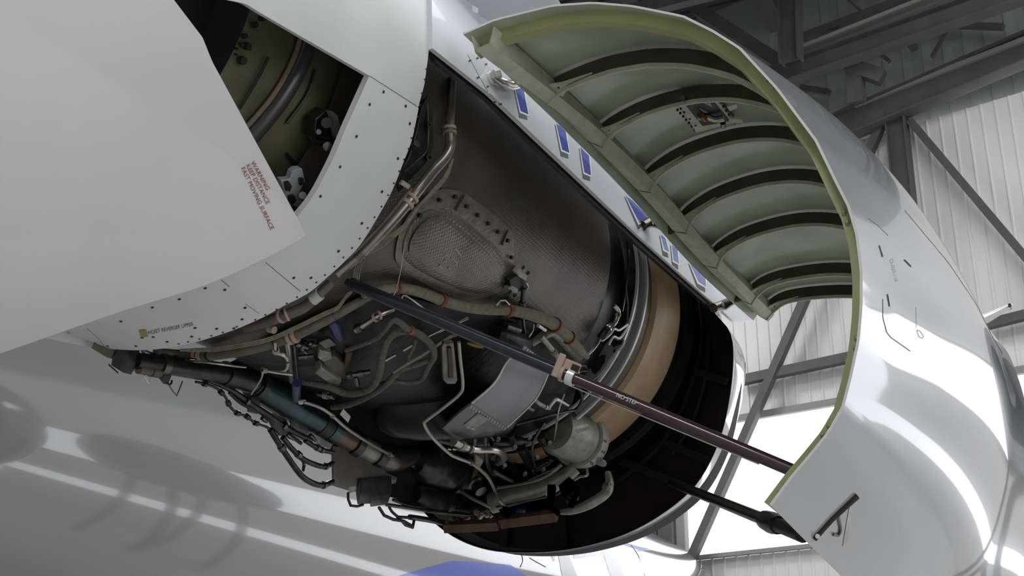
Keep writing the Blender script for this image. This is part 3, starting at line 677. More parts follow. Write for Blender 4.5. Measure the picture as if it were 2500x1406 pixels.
rev([(2.95, .93), (3.0, .95), (3.13, .96)]).build('wrap_edge', mat('wrap_edge_brown', (.09, .06, .035), .5), EN, smooth=30)
rev([(3.13, .96), (3.15, .99), (3.2, 1.0), (3.58, 1.0), (3.60, .985)]).build('fibre_wrap', TAN, EN, smooth=30)
rev([(3.60, .985), (3.66, .985), (3.66, 1.02), (3.70, 1.02), (3.70, .95), (3.85, .95), (3.88, 1.0), (4.1, 1.0)]).build('forward_band', DARK, EN, smooth=20)
# the lower accessories hang in front of the forward bulkhead
_oc = on_cyl
def on_cyl(px, py, r, *a, **k):
    P = _oc(px, py, r, *a, **k); ym = 3.3 - (r - 1) * 1.2
    return on_plane_y(px, py, ym) if P[1] > ym else P
# ================================================================ accessories in the open bay
def item(name, label, cat, pts, w, m, group=None, seg=10, smooth=True, parts=()):
    """a pipe / hose; with parts -> an Empty holding the run and its clamps, else one mesh"""
    P = [on_cyl(*p) for p in pts]
    run = tpx(pts, w, seg=seg, smooth=smooth)
    if not parts:
        return tag(run.build(name, m), label, cat, group)
    t = thing(name, P[0], label, cat, group); run.build('tube_run', m, t)
    ws = w if hasattr(w, '__len__') else [w] * len(P)
    for (kind, x, y, ln, sc, mm) in parts:
        best = None
        for i in range(len(pts) - 1):
            a = np.array(pts[i][:2], float); b = np.array(pts[i + 1][:2], float); u = max(0, min(1, ((np.array([x, y]) - a) @ (b - a)) / ((b - a) @ (b - a))))
            dd = np.linalg.norm(a + (b - a) * u - (x, y))
            if best is None or dd < best[0]: best = (dd, i, u)
        _, i, u = best; c = P[i] * (1 - u) + P[i + 1] * u; d = P[i + 1] - P[i]; d /= np.linalg.norm(d)
        rr = (ws[i] * (1 - u) + ws[i + 1] * u) / 2 * sc * mpp(c); L = ln * mpp(c) / 2
        MB().lathe(c - d * L, c + d * L, [(0, rr * .7), (0, rr), (1, rr), (1, rr * .7)], 14).build(kind, mm, t)
    return t
def block(name, label, cat, polys, r, m, bev=.004, details=()):
    """polys: list of (part name, outline, radial station, thickness, material)"""
    t = thing(name, on_cyl(*polys[0][1][0], polys[0][2]), label, cat)
    for (n, pl_, rr, th, mm) in polys:
        poly_px(pl_, S(rr), th).build(n, mm or m, t, bevel=bev, smooth=30)
    return t
def rnd(name, a, b, prof, m, parent, seg=24):
    """turned body between photo points a and b (px,py,station); prof radii in photo pixels"""
    A = on_cyl(*a); B = on_cyl(*b); k = mpp(A)
    return MB().lathe(A, B, [(t, r * k) for t, r in prof], seg).build(name, m, parent, smooth=35)

# ---- shadowy lower engine body carrying the accessories
lo = thing('accessory_gearbox', on_cyl(1000, 1050, .85), 'dark accessory gearbox body under the engine barrel, half hidden by pipes', 'gearbox')
deep = lambda r, back: (lambda a, b: on_cyl(a, b, r) + ray(a, b) / np.linalg.norm(ray(a, b)) * back)
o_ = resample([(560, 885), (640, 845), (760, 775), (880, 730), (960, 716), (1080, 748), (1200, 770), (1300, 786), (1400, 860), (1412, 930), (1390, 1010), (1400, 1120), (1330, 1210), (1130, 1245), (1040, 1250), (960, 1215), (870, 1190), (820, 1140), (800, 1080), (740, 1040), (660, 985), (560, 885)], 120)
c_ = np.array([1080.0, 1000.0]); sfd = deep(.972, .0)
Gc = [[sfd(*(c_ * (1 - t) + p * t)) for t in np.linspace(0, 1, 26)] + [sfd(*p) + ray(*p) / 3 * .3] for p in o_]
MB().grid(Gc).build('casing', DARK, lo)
poly_px([(1180, 1060), (1360, 1020), (1395, 1120), (1350, 1170), (1250, 1195), (1190, 1160)], deep(.95, .12), .06).build('cover', GUNM, lo, bevel=.01)
for i, (a, b, w) in enumerate([((1200, 1080), (1290, 1075), 22), ((1270, 1090), (1300, 1140), 26), ((1220, 1120), (1262, 1150), 20), ((1320, 1060), (1345, 1110), 24), ((1245, 1060), (1262, 1090), 16), ((1300, 1150), (1350, 1120), 18)]):
    rnd('boss', (*a, 1.03), (*b, 1.03), [(0, 0), (0, w / 2), (.8, w / 2), (.85, w / 3), (1, w / 3), (1, 0)], GUNM, lo, 16)
for i, (x, y) in enumerate([(1255, 1095), (1292, 1070), (1310, 1120), (1230, 1140), (1280, 1160), (1340, 1085), (1215, 1075), (1325, 1150)]):
    rnd('bolt', (x, y, 1.04), (x + 3, y - 5, 1.08), [(0, 5), (1, 5), (1, 0)], ALU, lo, 6)
for i, pts in enumerate([[(1195, 1060, 1.0), (1215, 1100, 1.05), (1205, 1150, 1.03)], [(1330, 1030, 1.02), (1300, 1090, 1.06), (1310, 1160, 1.02)]]):
    tpx(pts, 7).build('tube', DSTEEL, lo)

# ---- smooth black tank with silver heat shield
TK = thing('oil_tank', on_cyl(1050, 950, 1.0), 'big smooth black tank in the middle of the bay behind the looping hoses', 'tank')
A_ = on_cyl(905, 980, .93); B_ = on_cyl(1265, 955, .93); k = mpp(A_)
MB().lathe(A_, B_, [(0, 0), (.01, 40 * k), (.05, 72 * k), (.14, 92 * k), (.3, 104 * k), (.7, 112 * k), (.9, 104 * k), (.97, 80 * k), (1, 0)], 48).build('tank_body', mat('tank_black', (.010, .0095, .010), .28, noise=(5, .25), spec=.3), TK)
poly_px([(1086, 838), (1108, 836), (1118, 928), (1112, 938), (1092, 938), (1082, 928), (1078, 848)], S(1.14), .02).build('slotted_bracket', DSTEEL, TK, bevel=.004)
poly_px([(1093, 850), (1103, 850), (1107, 922), (1097, 924)], S(1.146), .012).build('bracket_slot', mat('slot_brown', (.03, .012, .008), .5), TK)
SH = thing('heat_shield', on_cyl(1240, 950, 1.1), 'silver grey curved metal heat shield with bright folded edges and a data plate', 'shield')
s_sh = lambda px, py: on_cyl(px, py, 1.12 + .06 * math.sin(max(0, min(1, (py - 850) / 210)) * math.pi))
patch(spline([(1253, 872), (1237, 886), (1206, 938), (1154, 984)], 20), spline([(1338, 906), (1326, 936), (1300, 980), (1238, 1040)], 20), s_sh, 24, 14, .012, to_axis).build('shield_sheet', SILV, SH)
patch([(1154, 984), (1120, 1010), (1080, 1046)], [(1238, 1040), (1216, 1062), (1118, 1074)], s_sh, 12, 10, .012, to_axis).build('lower_flap', mat('flap_grey', (.15, .15, .155), .4, .6), SH)
patch([(1284, 846), (1276, 860)], [(1332, 884), (1340, 904)], s_sh, 5, 8, .012, to_axis).build('ribbed_top', LABEL, SH)
for i in range(9): MB().tube([s_sh(1288 + i * 5.5, 848 + i * 4.4), s_sh(1279 + i * 7, 862 + i * 4.6)], .003, seg=5).build('rib_wire', DSTEEL, SH)
for e in (spline([(1253, 870), (1237, 884), (1206, 936), (1152, 984)], 12), spline([(1340, 906), (1328, 938), (1302, 982), (1239, 1042)], 12)):
    MB().tube([s_sh(*p) for p in e], .005, seg=8, smooth=False).build('folded_edge', EDGE, SH)
poly_px([(1166, 1007), (1192, 1021), (1160, 1044), (1131, 1036)], lambda a, b: s_sh(a, b) - to_axis(s_sh(a, b)) * .006, .004).build('data_plate', ALU, SH)
for i in range(14):
    u = i / 13; x, y = 1156 + 82 * u, 988 + 54 * u
    MB().tube([s_sh(x - 3, y + 1), s_sh(x - 7, y + 8)], .003, seg=5).build('stitch', EDGE, SH)
text_px('MT-481', 1137, 1040, math.radians(16), 7, lambda a, b: s_sh(a, b) - to_axis(s_sh(a, b)) * .012, LETW, 'plate_text', SH)

# ---- access cover on the barrel (dimpled hand-hole panel)
PC = thing('access_panel', on_cyl(1120, 600, .97), 'grey dimpled D-shaped access panel with bolts on the dark barrel', 'panel')
op = [(1125, 466), (1150, 480), (1196, 518), (1250, 566), (1254, 595), (1252, 650), (1240, 690), (1215, 716), (1165, 728), (1110, 722), (1040, 690), (985, 640), (975, 600), (995, 540), (1030, 495), (1075, 468)]
def cover(outline, r, th, name, m, n=60, bev=.006):
    o = spline(outline + [outline[0]], n)[:-1]
    return poly_px([tuple(p) for p in o], S(r), th).build(name, m, PC, bevel=bev, smooth=30)
def panel_patch(outline, r0, r1, name, m):
    # domed plate: centre raised above the rim
    o = spline(outline + [outline[0]], 61); c = o.mean(0); mb = MB(); G = []
    for p in o:
        G.append([on_cyl(*(c * (1 - t) + p * t), r1 + (r0 - r1) * (t ** 6)) for t in (0, .25, .5, .7, .82, .9, .95, 1)])
    return mb.grid(G).build(name, m, PC)
panel_patch([(1125, 466), (1185, 508), (1250, 566), (1254, 600), (1252, 650), (1236, 700), (1165, 730), (1110, 724), (1040, 694), (975, 650), (966, 612), (985, 545), (1030, 488), (1075, 462)], .955, .966, 'flange', mat('panel_flange', (.21, .175, .145), .4, .4, noise=(25, .25), bump=(80, .15)))
panel_patch([(1088, 508), (1125, 530), (1180, 575), (1222, 615), (1234, 655), (1216, 704), (1158, 716), (1085, 692), (1000, 645), (984, 606), (1002, 552), (1040, 516)], .965, .985, 'raised_rim', QUILT2)
panel_patch([(1080, 528), (1112, 548), (1160, 588), (1196, 622), (1206, 655), (1192, 695), (1150, 705), (1090, 680), (1012, 634), (1000, 602), (1018, 560), (1048, 534)], .984, .996, 'dimpled_face', QUILT2)
for p in [(1138, 503), (1165, 525), (1191, 545), (1215, 566), (1239, 587), (1248, 628), (1110, 480), (1072, 488), (1024, 525)]:
    c = on_cyl(*p, .968); n = -to_axis(c); MB().lathe(c - n * .004, c + n * .010, [(0, .010), (1, .010), (1, .003), (1, 0)], 8).build('panel_bolt', BLACK, PC)
for p, q in [((1133, 475), (1112, 512)), ((1240, 562), (1226, 598))]:
    MB().tube([on_cyl(*p, .968), on_cyl(*q, .970)], .006, seg=8).build('crease', DSTEEL, PC)
for (x, y, w, h) in [(1112, 606, 18, 4), (1118, 614, 14, 4), (1090, 618, 12, 5), (1104, 628, 20, 4), (1088, 634, 7, 6), (1076, 646, 10, 7), (1096, 652, 8, 4)]:
    a = .78; ca, sa = math.cos(a), math.sin(a)
    poly_px([(x, y), (x + w * ca, y + w * sa), (x + w * ca - h * sa, y + w * sa + h * ca), (x - h * sa, y + h * ca)], S(.999), .003).build('stamped_mark', mat('stamp_grey', (.3, .29, .27), .5), PC)

# ---- bleed duct from the tail up to the starter
D = thing('bleed_air_duct', on_cyl(400, 890, 1.0), 'large heat-blued steel air duct running along the bottom of the bay', 'duct')
tpx([(330, 880, 1.02), (400, 890, 1.02), (470, 900, 1.02), (545, 912, 1.02), (625, 935, 1.02)], [40, 46, 50, 54, 62], seg=20).build('black_section', GUNM, D)
tpx([(618, 933, 1.02), (650, 955, 1.02), (700, 985, 1.02), (765, 1022, 1.02), (800, 1042, 1.02)], [66, 72, 74, 70, 66], seg=24).build('blued_section', BLUST, D)
tpx([(795, 1040, 1.02), (830, 1062, 1.02), (866, 1082, 1.02)], [60, 62, 60], seg=24).build('bronze_section', mat('bronze_duct', (.12, .09, .065), .33, .8, noise=(6, .3)), D)
tpx([(862, 1080, 1.02), (890, 1095, 1.02), (920, 1110, 1.02)], [54, 54, 54], seg=24).build('grey_section', ALU, D)
tpx([(915, 1108, 1.02), (950, 1120, 1.02), (990, 1118, 1.01), (1010, 1108, .99)], [58, 66, 52, 40], seg=24).build('flared_section', DSTEEL, D)
for (x, y, dx, dy, w, m_) in [(560, 915, 14, 4, 62, GUNM), (627, 938, 6, 3, 78, GUNM), (783, 1033, 10, 6, 72, BLACK), (803, 1044, 8, 5, 74, BLUST), (862, 1080, 7, 5, 70, GUNM), (918, 1109, 8, 4, 66, GUNM), (395, 889, 8, 1, 54, DSTEEL)]:
    rnd('collar', (x - dx, y - dy, 1.02), (x + dx, y + dy, 1.02), [(0, w * .4), (0, w / 2), (1, w / 2), (1, w * .4)], m_, D, 24)
rnd('band_clamp', (826, 1050, 1.1), (834, 1058, 1.1), [(0, 0), (0, 5), (1, 5), (1, 0)], PINK, D, 8)
ST = thing('starter', on_cyl(1060, 1150, 1.0), 'round dark grey starter housing at the end of the air duct', 'starter')
rnd('housing', (1010, 1128, 1.0), (1115, 1150, 1.0), [(0, 0), (0, 30), (.15, 55), (.55, 62), (.75, 58), (.75, 66), (.85, 66), (.85, 46), (1, 44), (1, 0)], GUNM, ST, 36)
rnd('flange_ring', (1112, 1148, 1.0), (1150, 1158, 1.0), [(0, 40), (0, 48), (.35, 48), (.4, 40), (.9, 38), (1, 30), (1, 0)], ALU, ST, 30)
for k in range(10):
    a = 2 * math.pi * k / 10; rnd('flange_bolt', (1098 + 54 * math.cos(a) * .35, 1146 + 54 * math.sin(a), 1.06), (1106 + 54 * math.cos(a) * .35, 1148 + 54 * math.sin(a), 1.06), [(0, 3.5), (1, 3.5), (1, 0)], STEEL, ST, 6)
rnd('elbow', (1150, 1160, 1.02), (1175, 1200, 1.04), [(0, 16), (.4, 18), (.45, 22), (.55, 22), (.6, 16), (1, 15), (1, 0)], DSTEEL, ST, 18)

# ---- generator at the right, with its light casting
GN = thing('generator', on_cyl(1420, 1080, 1.02), 'pale grey domed generator at the lower right of the bay beside the tan ring', 'generator')
rnd('body', (1352, 1046, .98), (1430, 1078, .98), [(0, 0), (0, 52), (.2, 62), (.8, 66), (.95, 66), (1, 58), (1.06, 20), (1.06, 0)], ALU, GN, 44)
rnd('front_ring', (1352, 1046, .98), (1430, 1078, .98), [(.72, 64), (.72, 73), (.84, 74), (.86, 70), (.96, 70), (.98, 64)], mat('ring_pale', (.42, .41, .37), .4, .4), GN, 44)
rnd('drain_boss', (1455, 1122, 1.02), (1478, 1134, 1.02), [(0, 8), (.3, 10), (.8, 9), (1, 6), (1, 0)], ALU, GN, 12)
poly_px([(1404, 1050), (1438, 1040), (1440, 1048), (1410, 1058)], S(1.24), .02).build('nameplate', DSTEEL, GN)
for (x, y) in [(1476, 1075), (1472, 1102), (1461, 1120), (1444, 1130)]: rnd('bolt', (x - 3, y, 1.08), (x + 4, y + 3, 1.08), [(0, 3.5), (1, 3.5), (1, 0)], STEEL, GN, 6)
CS = thing('lower_gear_casing', on_cyl(1300, 1210, 1.0), 'sweeping pale aluminium casing under the gearbox, curving down to the left', 'casing')
tpx([(1200, 1228, 1.06), (1260, 1212, 1.06), (1320, 1196, 1.06), (1370, 1170, 1.06), (1405, 1142, 1.05)], [52, 52, 46, 40, 34], seg=20).build('casing_arm', ALU, CS)
tpx([(1215, 1192, 1.08), (1270, 1184, 1.08), (1330, 1166, 1.08), (1372, 1134, 1.08)], 12).build('casing_rib', ALU, CS)
poly_px([(1212, 1238), (1330, 1212), (1342, 1246), (1226, 1262)], S(1.08), .06).build('sump_cover', DARK, CS, bevel=.006)
for (x, y) in [(1299, 1170), (1318, 1160), (1340, 1150), (1358, 1142)]: rnd('fin', (x, y, 1.06), (x - 26, y + 14, 1.06), [(0, 4), (1, 4), (1, 0)], DSTEEL, CS, 8)
YK = thing('mount_yoke', on_cyl(1345, 1220, 1.1), 'pale clamp yoke and bracket at the bottom of the bay above the brown bars', 'bracket')
poly_px([(1338, 1192), (1360, 1192), (1352, 1244), (1370, 1254), (1362, 1262), (1336, 1244)], S(1.26), .03).build('yoke_arm', mat('yoke_pale', (.45, .40, .34), .45, .2), YK, bevel=.004)
poly_px([(1366, 1200), (1394, 1176), (1413, 1190), (1378, 1222)], S(1.24), .04).build('yoke_plate', ALU, YK, bevel=.004)
poly_px([(1405, 1205), (1415, 1208), (1400, 1242), (1388, 1240)], S(1.25), .02).build('yoke_strap', PINK, YK, bevel=.003)
rnd('yoke_bolt', (1349, 1198, 1.17), (1352, 1192, 1.2), [(0, 9), (.5, 9), (.5, 5), (1, 5), (1, 0)], EDGE, YK, 8)
rnd('spring', (1385, 1228, 1.12), (1408, 1206, 1.12), [(0, 0), (0, 11), (.2, 14), (.3, 9), (.45, 14), (.6, 9), (.75, 14), (1, 9), (1, 0)], GUNM, YK, 16)
item('drain_elbow', 'curved pale drain elbow hanging at the bottom right of the bay', 'pipe', [(1368, 1250, 1.12), (1400, 1246, 1.14), (1440, 1230, 1.14), (1478, 1205, 1.12), (1488, 1180, 1.08), (1484, 1155, 1.04)], [12, 20, 26, 26, 22, 16], ALU, parts=[('clamp_ring', 1484, 1190, 8, 1.2, DSTEEL)])
item('drain_hose', 'short pipe with white tip beside the generator underside', 'pipe', [(1395, 1176, 1.08), (1415, 1164, 1.09), (1433, 1160, 1.09), (1433, 1146, 1.06)], 7, STEEL)
for i, (a, b, w, lb) in enumerate([((1084, 1287, 1.16), (1216, 1281, 1.16), 24, 'rusty brown bar at the very bottom of the bay, left one of two'), ((1222, 1275, 1.16), (1358, 1258, 1.16), 26, 'rusty brown bar at the very bottom of the bay, right one of two')]):
    t = thing('support_bar', on_cyl(*a), lb, 'bar'); A = on_cyl(*a); B = on_cyl(*b)
    MB().beam(A, B, w * .8 * mpp(A), w * mpp(A), up=(0, -.7, .7)).build('bar', RUST, t, bevel=.004)
    MB().tube([A + (A - B) * 0, B], .012, seg=8).build('edge_bead', mat('bead_tan', (.25, .15, .1), .4, .3), t)
t = thing('orange_tag', on_cyl(1240, 1248, 1.18), 'orange plastic flag on the bay floor between the two brown bars', 'tag')
poly_px([(1226, 1238), (1262, 1246), (1250, 1258), (1228, 1254)], S(1.24), .01).build('flag', ORNG, t); poly_px([(1228, 1252), (1246, 1256), (1240, 1264), (1226, 1260)], S(1.24), .01).build('flag_tail', ORNG, t)
tag(rnd('blue_plug', (1262, 1246, 1.16), (1280, 1250, 1.16), [(0, 0), (0, 8), (.6, 9), (1, 6), (1, 0)], BLUE, None, 12), 'small blue plug right of the orange flag', 'plug')
tag(rnd('blue_plug', (1090, 1198, 1.10), (1110, 1196, 1.10), [(0, 0), (0, 6), (.6, 7), (1, 4), (1, 0)], BLUE, None, 12), 'small blue plug below the round starter housing', 'plug')
rnd_cl = thing('valve_cluster', on_cyl(1170, 1255, 1.12), 'cluster of small steel valves and fittings below the starter', 'valve')
for i, (a, b, w) in enumerate([((1135, 1270), (1150, 1262), 9), ((1150, 1252), (1160, 1272), 10), ((1160, 1248), (1175, 1264), 12), ((1176, 1252), (1192, 1258), 12), ((1126, 1258), (1140, 1266), 7), ((1188, 1246), (1200, 1262), 8), ((1098, 1266), (1106, 1272), 6), ((1115, 1262), (1122, 1272), 6)]):
    rnd('fitting', (*a, 1.13), (*b, 1.13), [(0, 0), (0, w * .6), (.3, w * .6), (.3, w * .45), (.7, w * .45), (.7, w * .6), (1, w * .6), (1, 0)], [STEEL, DSTEEL, ALU][i % 3], rnd_cl, 12)

# ---- accessory plate and pipe loops at lower left
AP = thing('accessory_plate', on_cyl(880, 1150, 1.05), 'flat brownish grey bracket plate under the duct, pipes plugging into its left edge', 'plate')
pg = mat('plate_brown', (.115, .10, .09), .45, .3, noise=(8, .2))
poly_px([(808, 1100), (870, 1112), (936, 1134), (940, 1166), (966, 1178), (850, 1198), (810, 1186)], S(1.06), .03).build('plate', pg, AP, bevel=.003)
poly_px([(835, 1118), (905, 1128), (902, 1146), (842, 1156)], S(1.068), .01).build('raised_pad', pg, AP, bevel=.003)
poly_px([(848, 1194), (962, 1172), (966, 1180), (852, 1204)], S(1.066), .02).build('folded_lip', ALU, AP, bevel=.002)
rnd('oval_boss', (922, 1182, 1.06), (930, 1178, 1.09), [(0, 8), (1, 6), (1, 0)], DSTEEL, AP, 12)
for lb, pts, w in [('outer dark pipe loop plugging into the lower left corner of the bracket plate', [(662, 1052, 1.05), (676, 1075, 1.08), (700, 1112, 1.12), (735, 1160, 1.14), (765, 1180, 1.12), (790, 1184, 1.1), (812, 1176, 1.06)], 15),
                   ('middle dark pipe loop plugging into the left edge of the bracket plate', [(690, 1068, 1.03), (715, 1098, 1.07), (742, 1122, 1.1), (775, 1136, 1.1), (795, 1138, 1.08), (812, 1130, 1.06)], 14),
                   ('short upper dark pipe running to the top left corner of the bracket plate', [(745, 1075, 1.04), (765, 1088, 1.06), (785, 1098, 1.06), (812, 1104, 1.05)], 13),
                   ('thin dark link pipe joining the two pipe loops', [(735, 1118, 1.1), (742, 1135, 1.12), (740, 1150, 1.13)], 6)]:
    item('pipe_loop', lb, 'pipe', pts, w, GUNM, parts=[('coupling', (pts[2][0] + pts[1][0]) / 2, (pts[2][1] + pts[1][1]) / 2, 12, 1.35, DSTEEL), ('coupling', pts[-2][0], pts[-2][1], 8, 1.3, DSTEEL)])
B1 = thing('actuator_box', on_cyl(905, 1225, 1.1), 'grey box hanging under the bracket plate with a dark square tube loop', 'box')
poly_px([(868, 1202), (945, 1194), (948, 1228), (872, 1232)], S(1.1), .08).build('box', GUNM, B1, bevel=.004)
poly_px([(902, 1226), (944, 1222), (944, 1232), (904, 1238)], S(1.12), .05).build('foot', DSTEEL, B1, bevel=.003)
tpx([(850, 1202, 1.1), (850, 1218, 1.11), (856, 1234, 1.12), (872, 1236, 1.12), (886, 1232, 1.11)], 7, smooth=False).build('tube_loop', BLACK, B1)
B2 = thing('drain_bracket', on_cyl(960, 1250, 1.12), 'black open wire-like drain bracket hanging lowest left of the brown bars', 'bracket')
tpx([(925, 1238, 1.12), (938, 1258, 1.13), (960, 1268, 1.13), (985, 1272, 1.13), (1008, 1285, 1.14), (1012, 1264, 1.13), (970, 1262, 1.12)], 8, smooth=False).build('frame_tube', BLACK, B2)
tpx([(950, 1238, 1.1), (958, 1250, 1.12), (972, 1262, 1.13)], 7).build('stay', BLACK, B2)
tpx([(975, 1265, 1.13), (990, 1282, 1.14), (1008, 1288, 1.14)], 7, smooth=False).build('stay', GUNM, B2)
tpx([(944, 1232, 1.1), (1000, 1240, 1.12), (1080, 1252, 1.13), (1150, 1260, 1.13)], 9).build('long_stay', DSTEEL, B2)
tpx([(960, 1220, 1.06), (1010, 1236, 1.1), (1090, 1240, 1.1), (1150, 1248, 1.12)], 8).build('long_stay', GUNM, B2)
tag(tpx([(1000, 1262, 1.1), (1040, 1268, 1.12), (1100, 1278, 1.12), (1160, 1276, 1.12)], 14).build('bottom_pipe', GUNM), 'dark pipe lying along the bottom edge left of the brown bars', 'pipe')
tag(rnd('pump', (1010, 1205, 1.02), (1110, 1228, 1.02), [(0, 0), (0, 22), (.2, 28), (.8, 30), (.9, 22), (1, 20), (1, 0)], DARK, None, 24), 'dark barrel-shaped pump beneath the round starter housing', 'pump')

# ---- row of links and bars along the lower left edge
item('link_chain', 'knobbly thin dark linkage along the lower left silhouette of the bay', 'linkage', [(478, 932, 1.05), (510, 940, 1.06), (535, 952, 1.08), (552, 972, 1.1), (560, 990, 1.12), (578, 1008, 1.12), (602, 1016, 1.12), (622, 1032, 1.12), (650, 1042, 1.1), (668, 1056, 1.08)], 7, GUNM,
     parts=[('knob', x, y, 12, 2.0, GUNM) for x, y in [(500, 937), (540, 958), (556, 985), (580, 1008), (604, 1017), (625, 1033), (662, 1052)]])
item('lower_rail', 'dark rail pipe just under the blued duct', 'pipe', [(500, 925, 1.05), (560, 950, 1.06), (610, 985, 1.07), (660, 1018, 1.07), (705, 1048, 1.07), (760, 1075, 1.05)], [12, 14, 18, 18, 18, 14], GUNM, parts=[('clamp', 600, 978, 8, 1.5, DSTEEL), ('clamp', 690, 1038, 10, 1.5, DSTEEL)])
item('lower_rail', 'thin outer dark pipe crossing gaps beneath the blued duct', 'pipe', [(560, 958, 1.1), (590, 985, 1.1), (640, 1010, 1.1), (690, 1050, 1.1), (735, 1082, 1.08)], 9, BLACK)
tag(poly_px([(628, 972), (636, 968), (700, 1000), (752, 1044), (742, 1056), (690, 1022), (632, 986)], S(1.08), .015).build('trough', ALU, bevel=.003), 'pale grey flat trough strip alongside the blued duct', 'strip')
LNK = thing('duct_bracket', on_cyl(760, 1065, 1.05), 'cluster of dark brackets joining the duct and the pipe loops', 'bracket')
for i, pl_ in enumerate([[(655, 1030), (690, 1045), (700, 1068), (672, 1062)], [(705, 1040), (748, 1062), (745, 1078), (712, 1068)], [(600, 990), (622, 996), (628, 1012), (604, 1006)], [(735, 1038), (790, 1062), (808, 1098), (770, 1082)]]):
    poly_px(pl_, S(1.06), .05).build('bracket_plate', [GUNM, DSTEEL][i % 2], LNK, bevel=.003)
for (a, b) in [((664, 1050), (680, 1062)), ((700, 1060), (716, 1072)), ((728, 1050), (742, 1064)), ((756, 1062), (770, 1076)), ((640, 1020), (652, 1030))]:
    rnd('stud', (*a, 1.08), (*b, 1.08), [(0, 0), (0, 6), (.6, 6), (.6, 4), (1, 4), (1, 0)], DSTEEL, LNK, 10)
# ---- tail end
TL = thing('tail_valve', on_cyl(300, 880, 1.02), 'worn dark valve assembly at the far left tip of the bay', 'valve')
poly_px([(222, 850), (330, 852), (330, 880), (300, 884), (262, 874)], S(1.03), .05).build('bracket', OLIVE, TL, bevel=.003)
poly_px([(278, 858), (336, 858), (326, 904), (322, 918), (300, 912), (268, 892)], S(1.05), .06).build('body', GUNM, TL, bevel=.008)
rnd('canister', (338, 900, 1.05), (374, 906, 1.05), [(0, 0), (0, 13), (.8, 13), (.85, 9), (1, 9), (1, 0)], BRNH, TL, 18)
rnd('end_cap', (368, 905, 1.04), (388, 908, 1.04), [(0, 0), (0, 15), (1, 15), (1, 0)], OLIVE, TL, 18)
tpx([(352, 918, 1.06), (364, 936, 1.07), (368, 920, 1.06)], 4, smooth=False).build('wire_stay', EDGE, TL)
tpx([(266, 890, 1.06), (288, 910, 1.06)], 4).build('wire_stay', BLACK, TL)
poly_px([(380, 900), (412, 912), (412, 934), (400, 938), (388, 924)], S(1.06), .03).build('lever', GUNM, TL)
tpx([(404, 934, 1.07), (416, 938, 1.07), (420, 928, 1.07)], 5).build('hook', BLACK, TL)
item('hanging_wire', 'two thin wires hanging in a V below the tail end of the duct', 'wire', [(410, 936, 1.06), (420, 952, 1.07), (431, 966, 1.08), (438, 950, 1.07), (446, 930, 1.06)], 3, DSTEEL, smooth=False)
item('tail_pipe', 'thin pale pipe curling under the riveted ring edge at far left', 'pipe', [(346, 856, 1.03), (362, 868, 1.04), (396, 876, 1.04), (440, 876, 1.04), (500, 884, 1.05), (560, 892, 1.05), (600, 896, 1.04)], 6, STEEL)
item('tail_pipe', 'second thin grey pipe curling beside the first at far left', 'pipe', [(352, 854, 1.01), (372, 862, 1.02), (420, 868, 1.03), (480, 878, 1.03)], 5, DSTEEL)

# ---- harness and conduits following the ring edge
item('main_harness', 'thick olive wiring harness running along below the riveted ring edge', 'wiring harness', [(380, 858, .98), (440, 866, .99), (500, 868, 1.0), (580, 858, 1.0), (650, 842, 1.0), (720, 818, 1.0), (790, 784, 1.0), (850, 752, 1.0), (915, 716, .99)], [18, 26, 28, 28, 28, 28, 26, 24, 20], mat('harness_olive', (.13, .115, .085), .6, noise=(20, .25)),
     parts=[('clamp_band', 481, 867, 8, 1.35, PINK), ('clamp_band', 492, 868, 8, 1.35, PINK), ('clamp_band', 708, 823, 9, 1.45, PINK), ('clamp_band', 720, 818, 9, 1.45, PINK), ('cable_tie', 513, 868, 4, 1.2, BLACK), ('cable_tie', 672, 836, 4, 1.15, BLACK), ('cable_tie', 816, 772, 4, 1.15, BLACK)])
for i, off in enumerate((-15, -11, -7)):
    item('white_wire', ['upper white wire on top of the olive harness', 'middle white wire on top of the olive harness', 'lower white wire on top of the olive harness'][i], 'wire',
         [(440, 858 + off * .3, 1.03), (520, 864 + off, 1.03), (600, 852 + off, 1.04), (660, 838 + off, 1.04), (720, 812 + off, 1.04), (790, 778 + off, 1.04), (824, 762 + off, 1.04), (845, 735 + off, 1.02), (858, 718 + off * .5, 1.0)], 4, HOSE, seg=6)
item('ring_conduit', 'brown conduit hugging the riveted ring edge with a white paper label', 'conduit', [(600, 800, .98), (650, 786, 1.0), (692, 770, 1.02), (738, 752, 1.02), (775, 722, 1.02), (808, 690, 1.0)], [24, 26, 28, 28, 24, 22], BRNH,
     parts=[('clamp_band', 688, 772, 6, 1.3, PINK), ('clamp_band', 700, 768, 6, 1.3, PINK), ('paper_label', 776, 730, 26, 1.3, LABEL)])
item('silver_sleeve', 'pinkish white sleeve end below the conduit, a small hexagonal cap', 'cap', [(657, 802, 1.0), (670, 806, 1.02)], 19, PINK, smooth=False)
item('riser_tube', 'upright steel tube dropping from the harness clamps to the blue fitting', 'pipe', [(700, 828, .99), (706, 870, .99), (712, 930, .98)], 15, STEEL, parts=[('sleeve', 704, 858, 10, 1.15, DSTEEL)])
item('riser_tube', 'slimmer steel tube close to the right of the upright one', 'pipe', [(716, 828, .98), (722, 880, .98), (726, 925, .98)], 8, DSTEEL)
item('sensor_lead', 'white beaded sensor lead curling below the olive harness', 'wire', [(672, 840, 1.03), (674, 862, 1.03), (690, 866, 1.03), (702, 880, 1.03), (700, 900, 1.03), (685, 908, 1.03), (645, 904, 1.03)], 7, LABEL, parts=[('connector', 672, 856, 16, 2.6, PINK), ('bead', 690, 866, 9, 1.4, EDGE), ('bead', 702, 882, 8, 1.4, BLACK)])
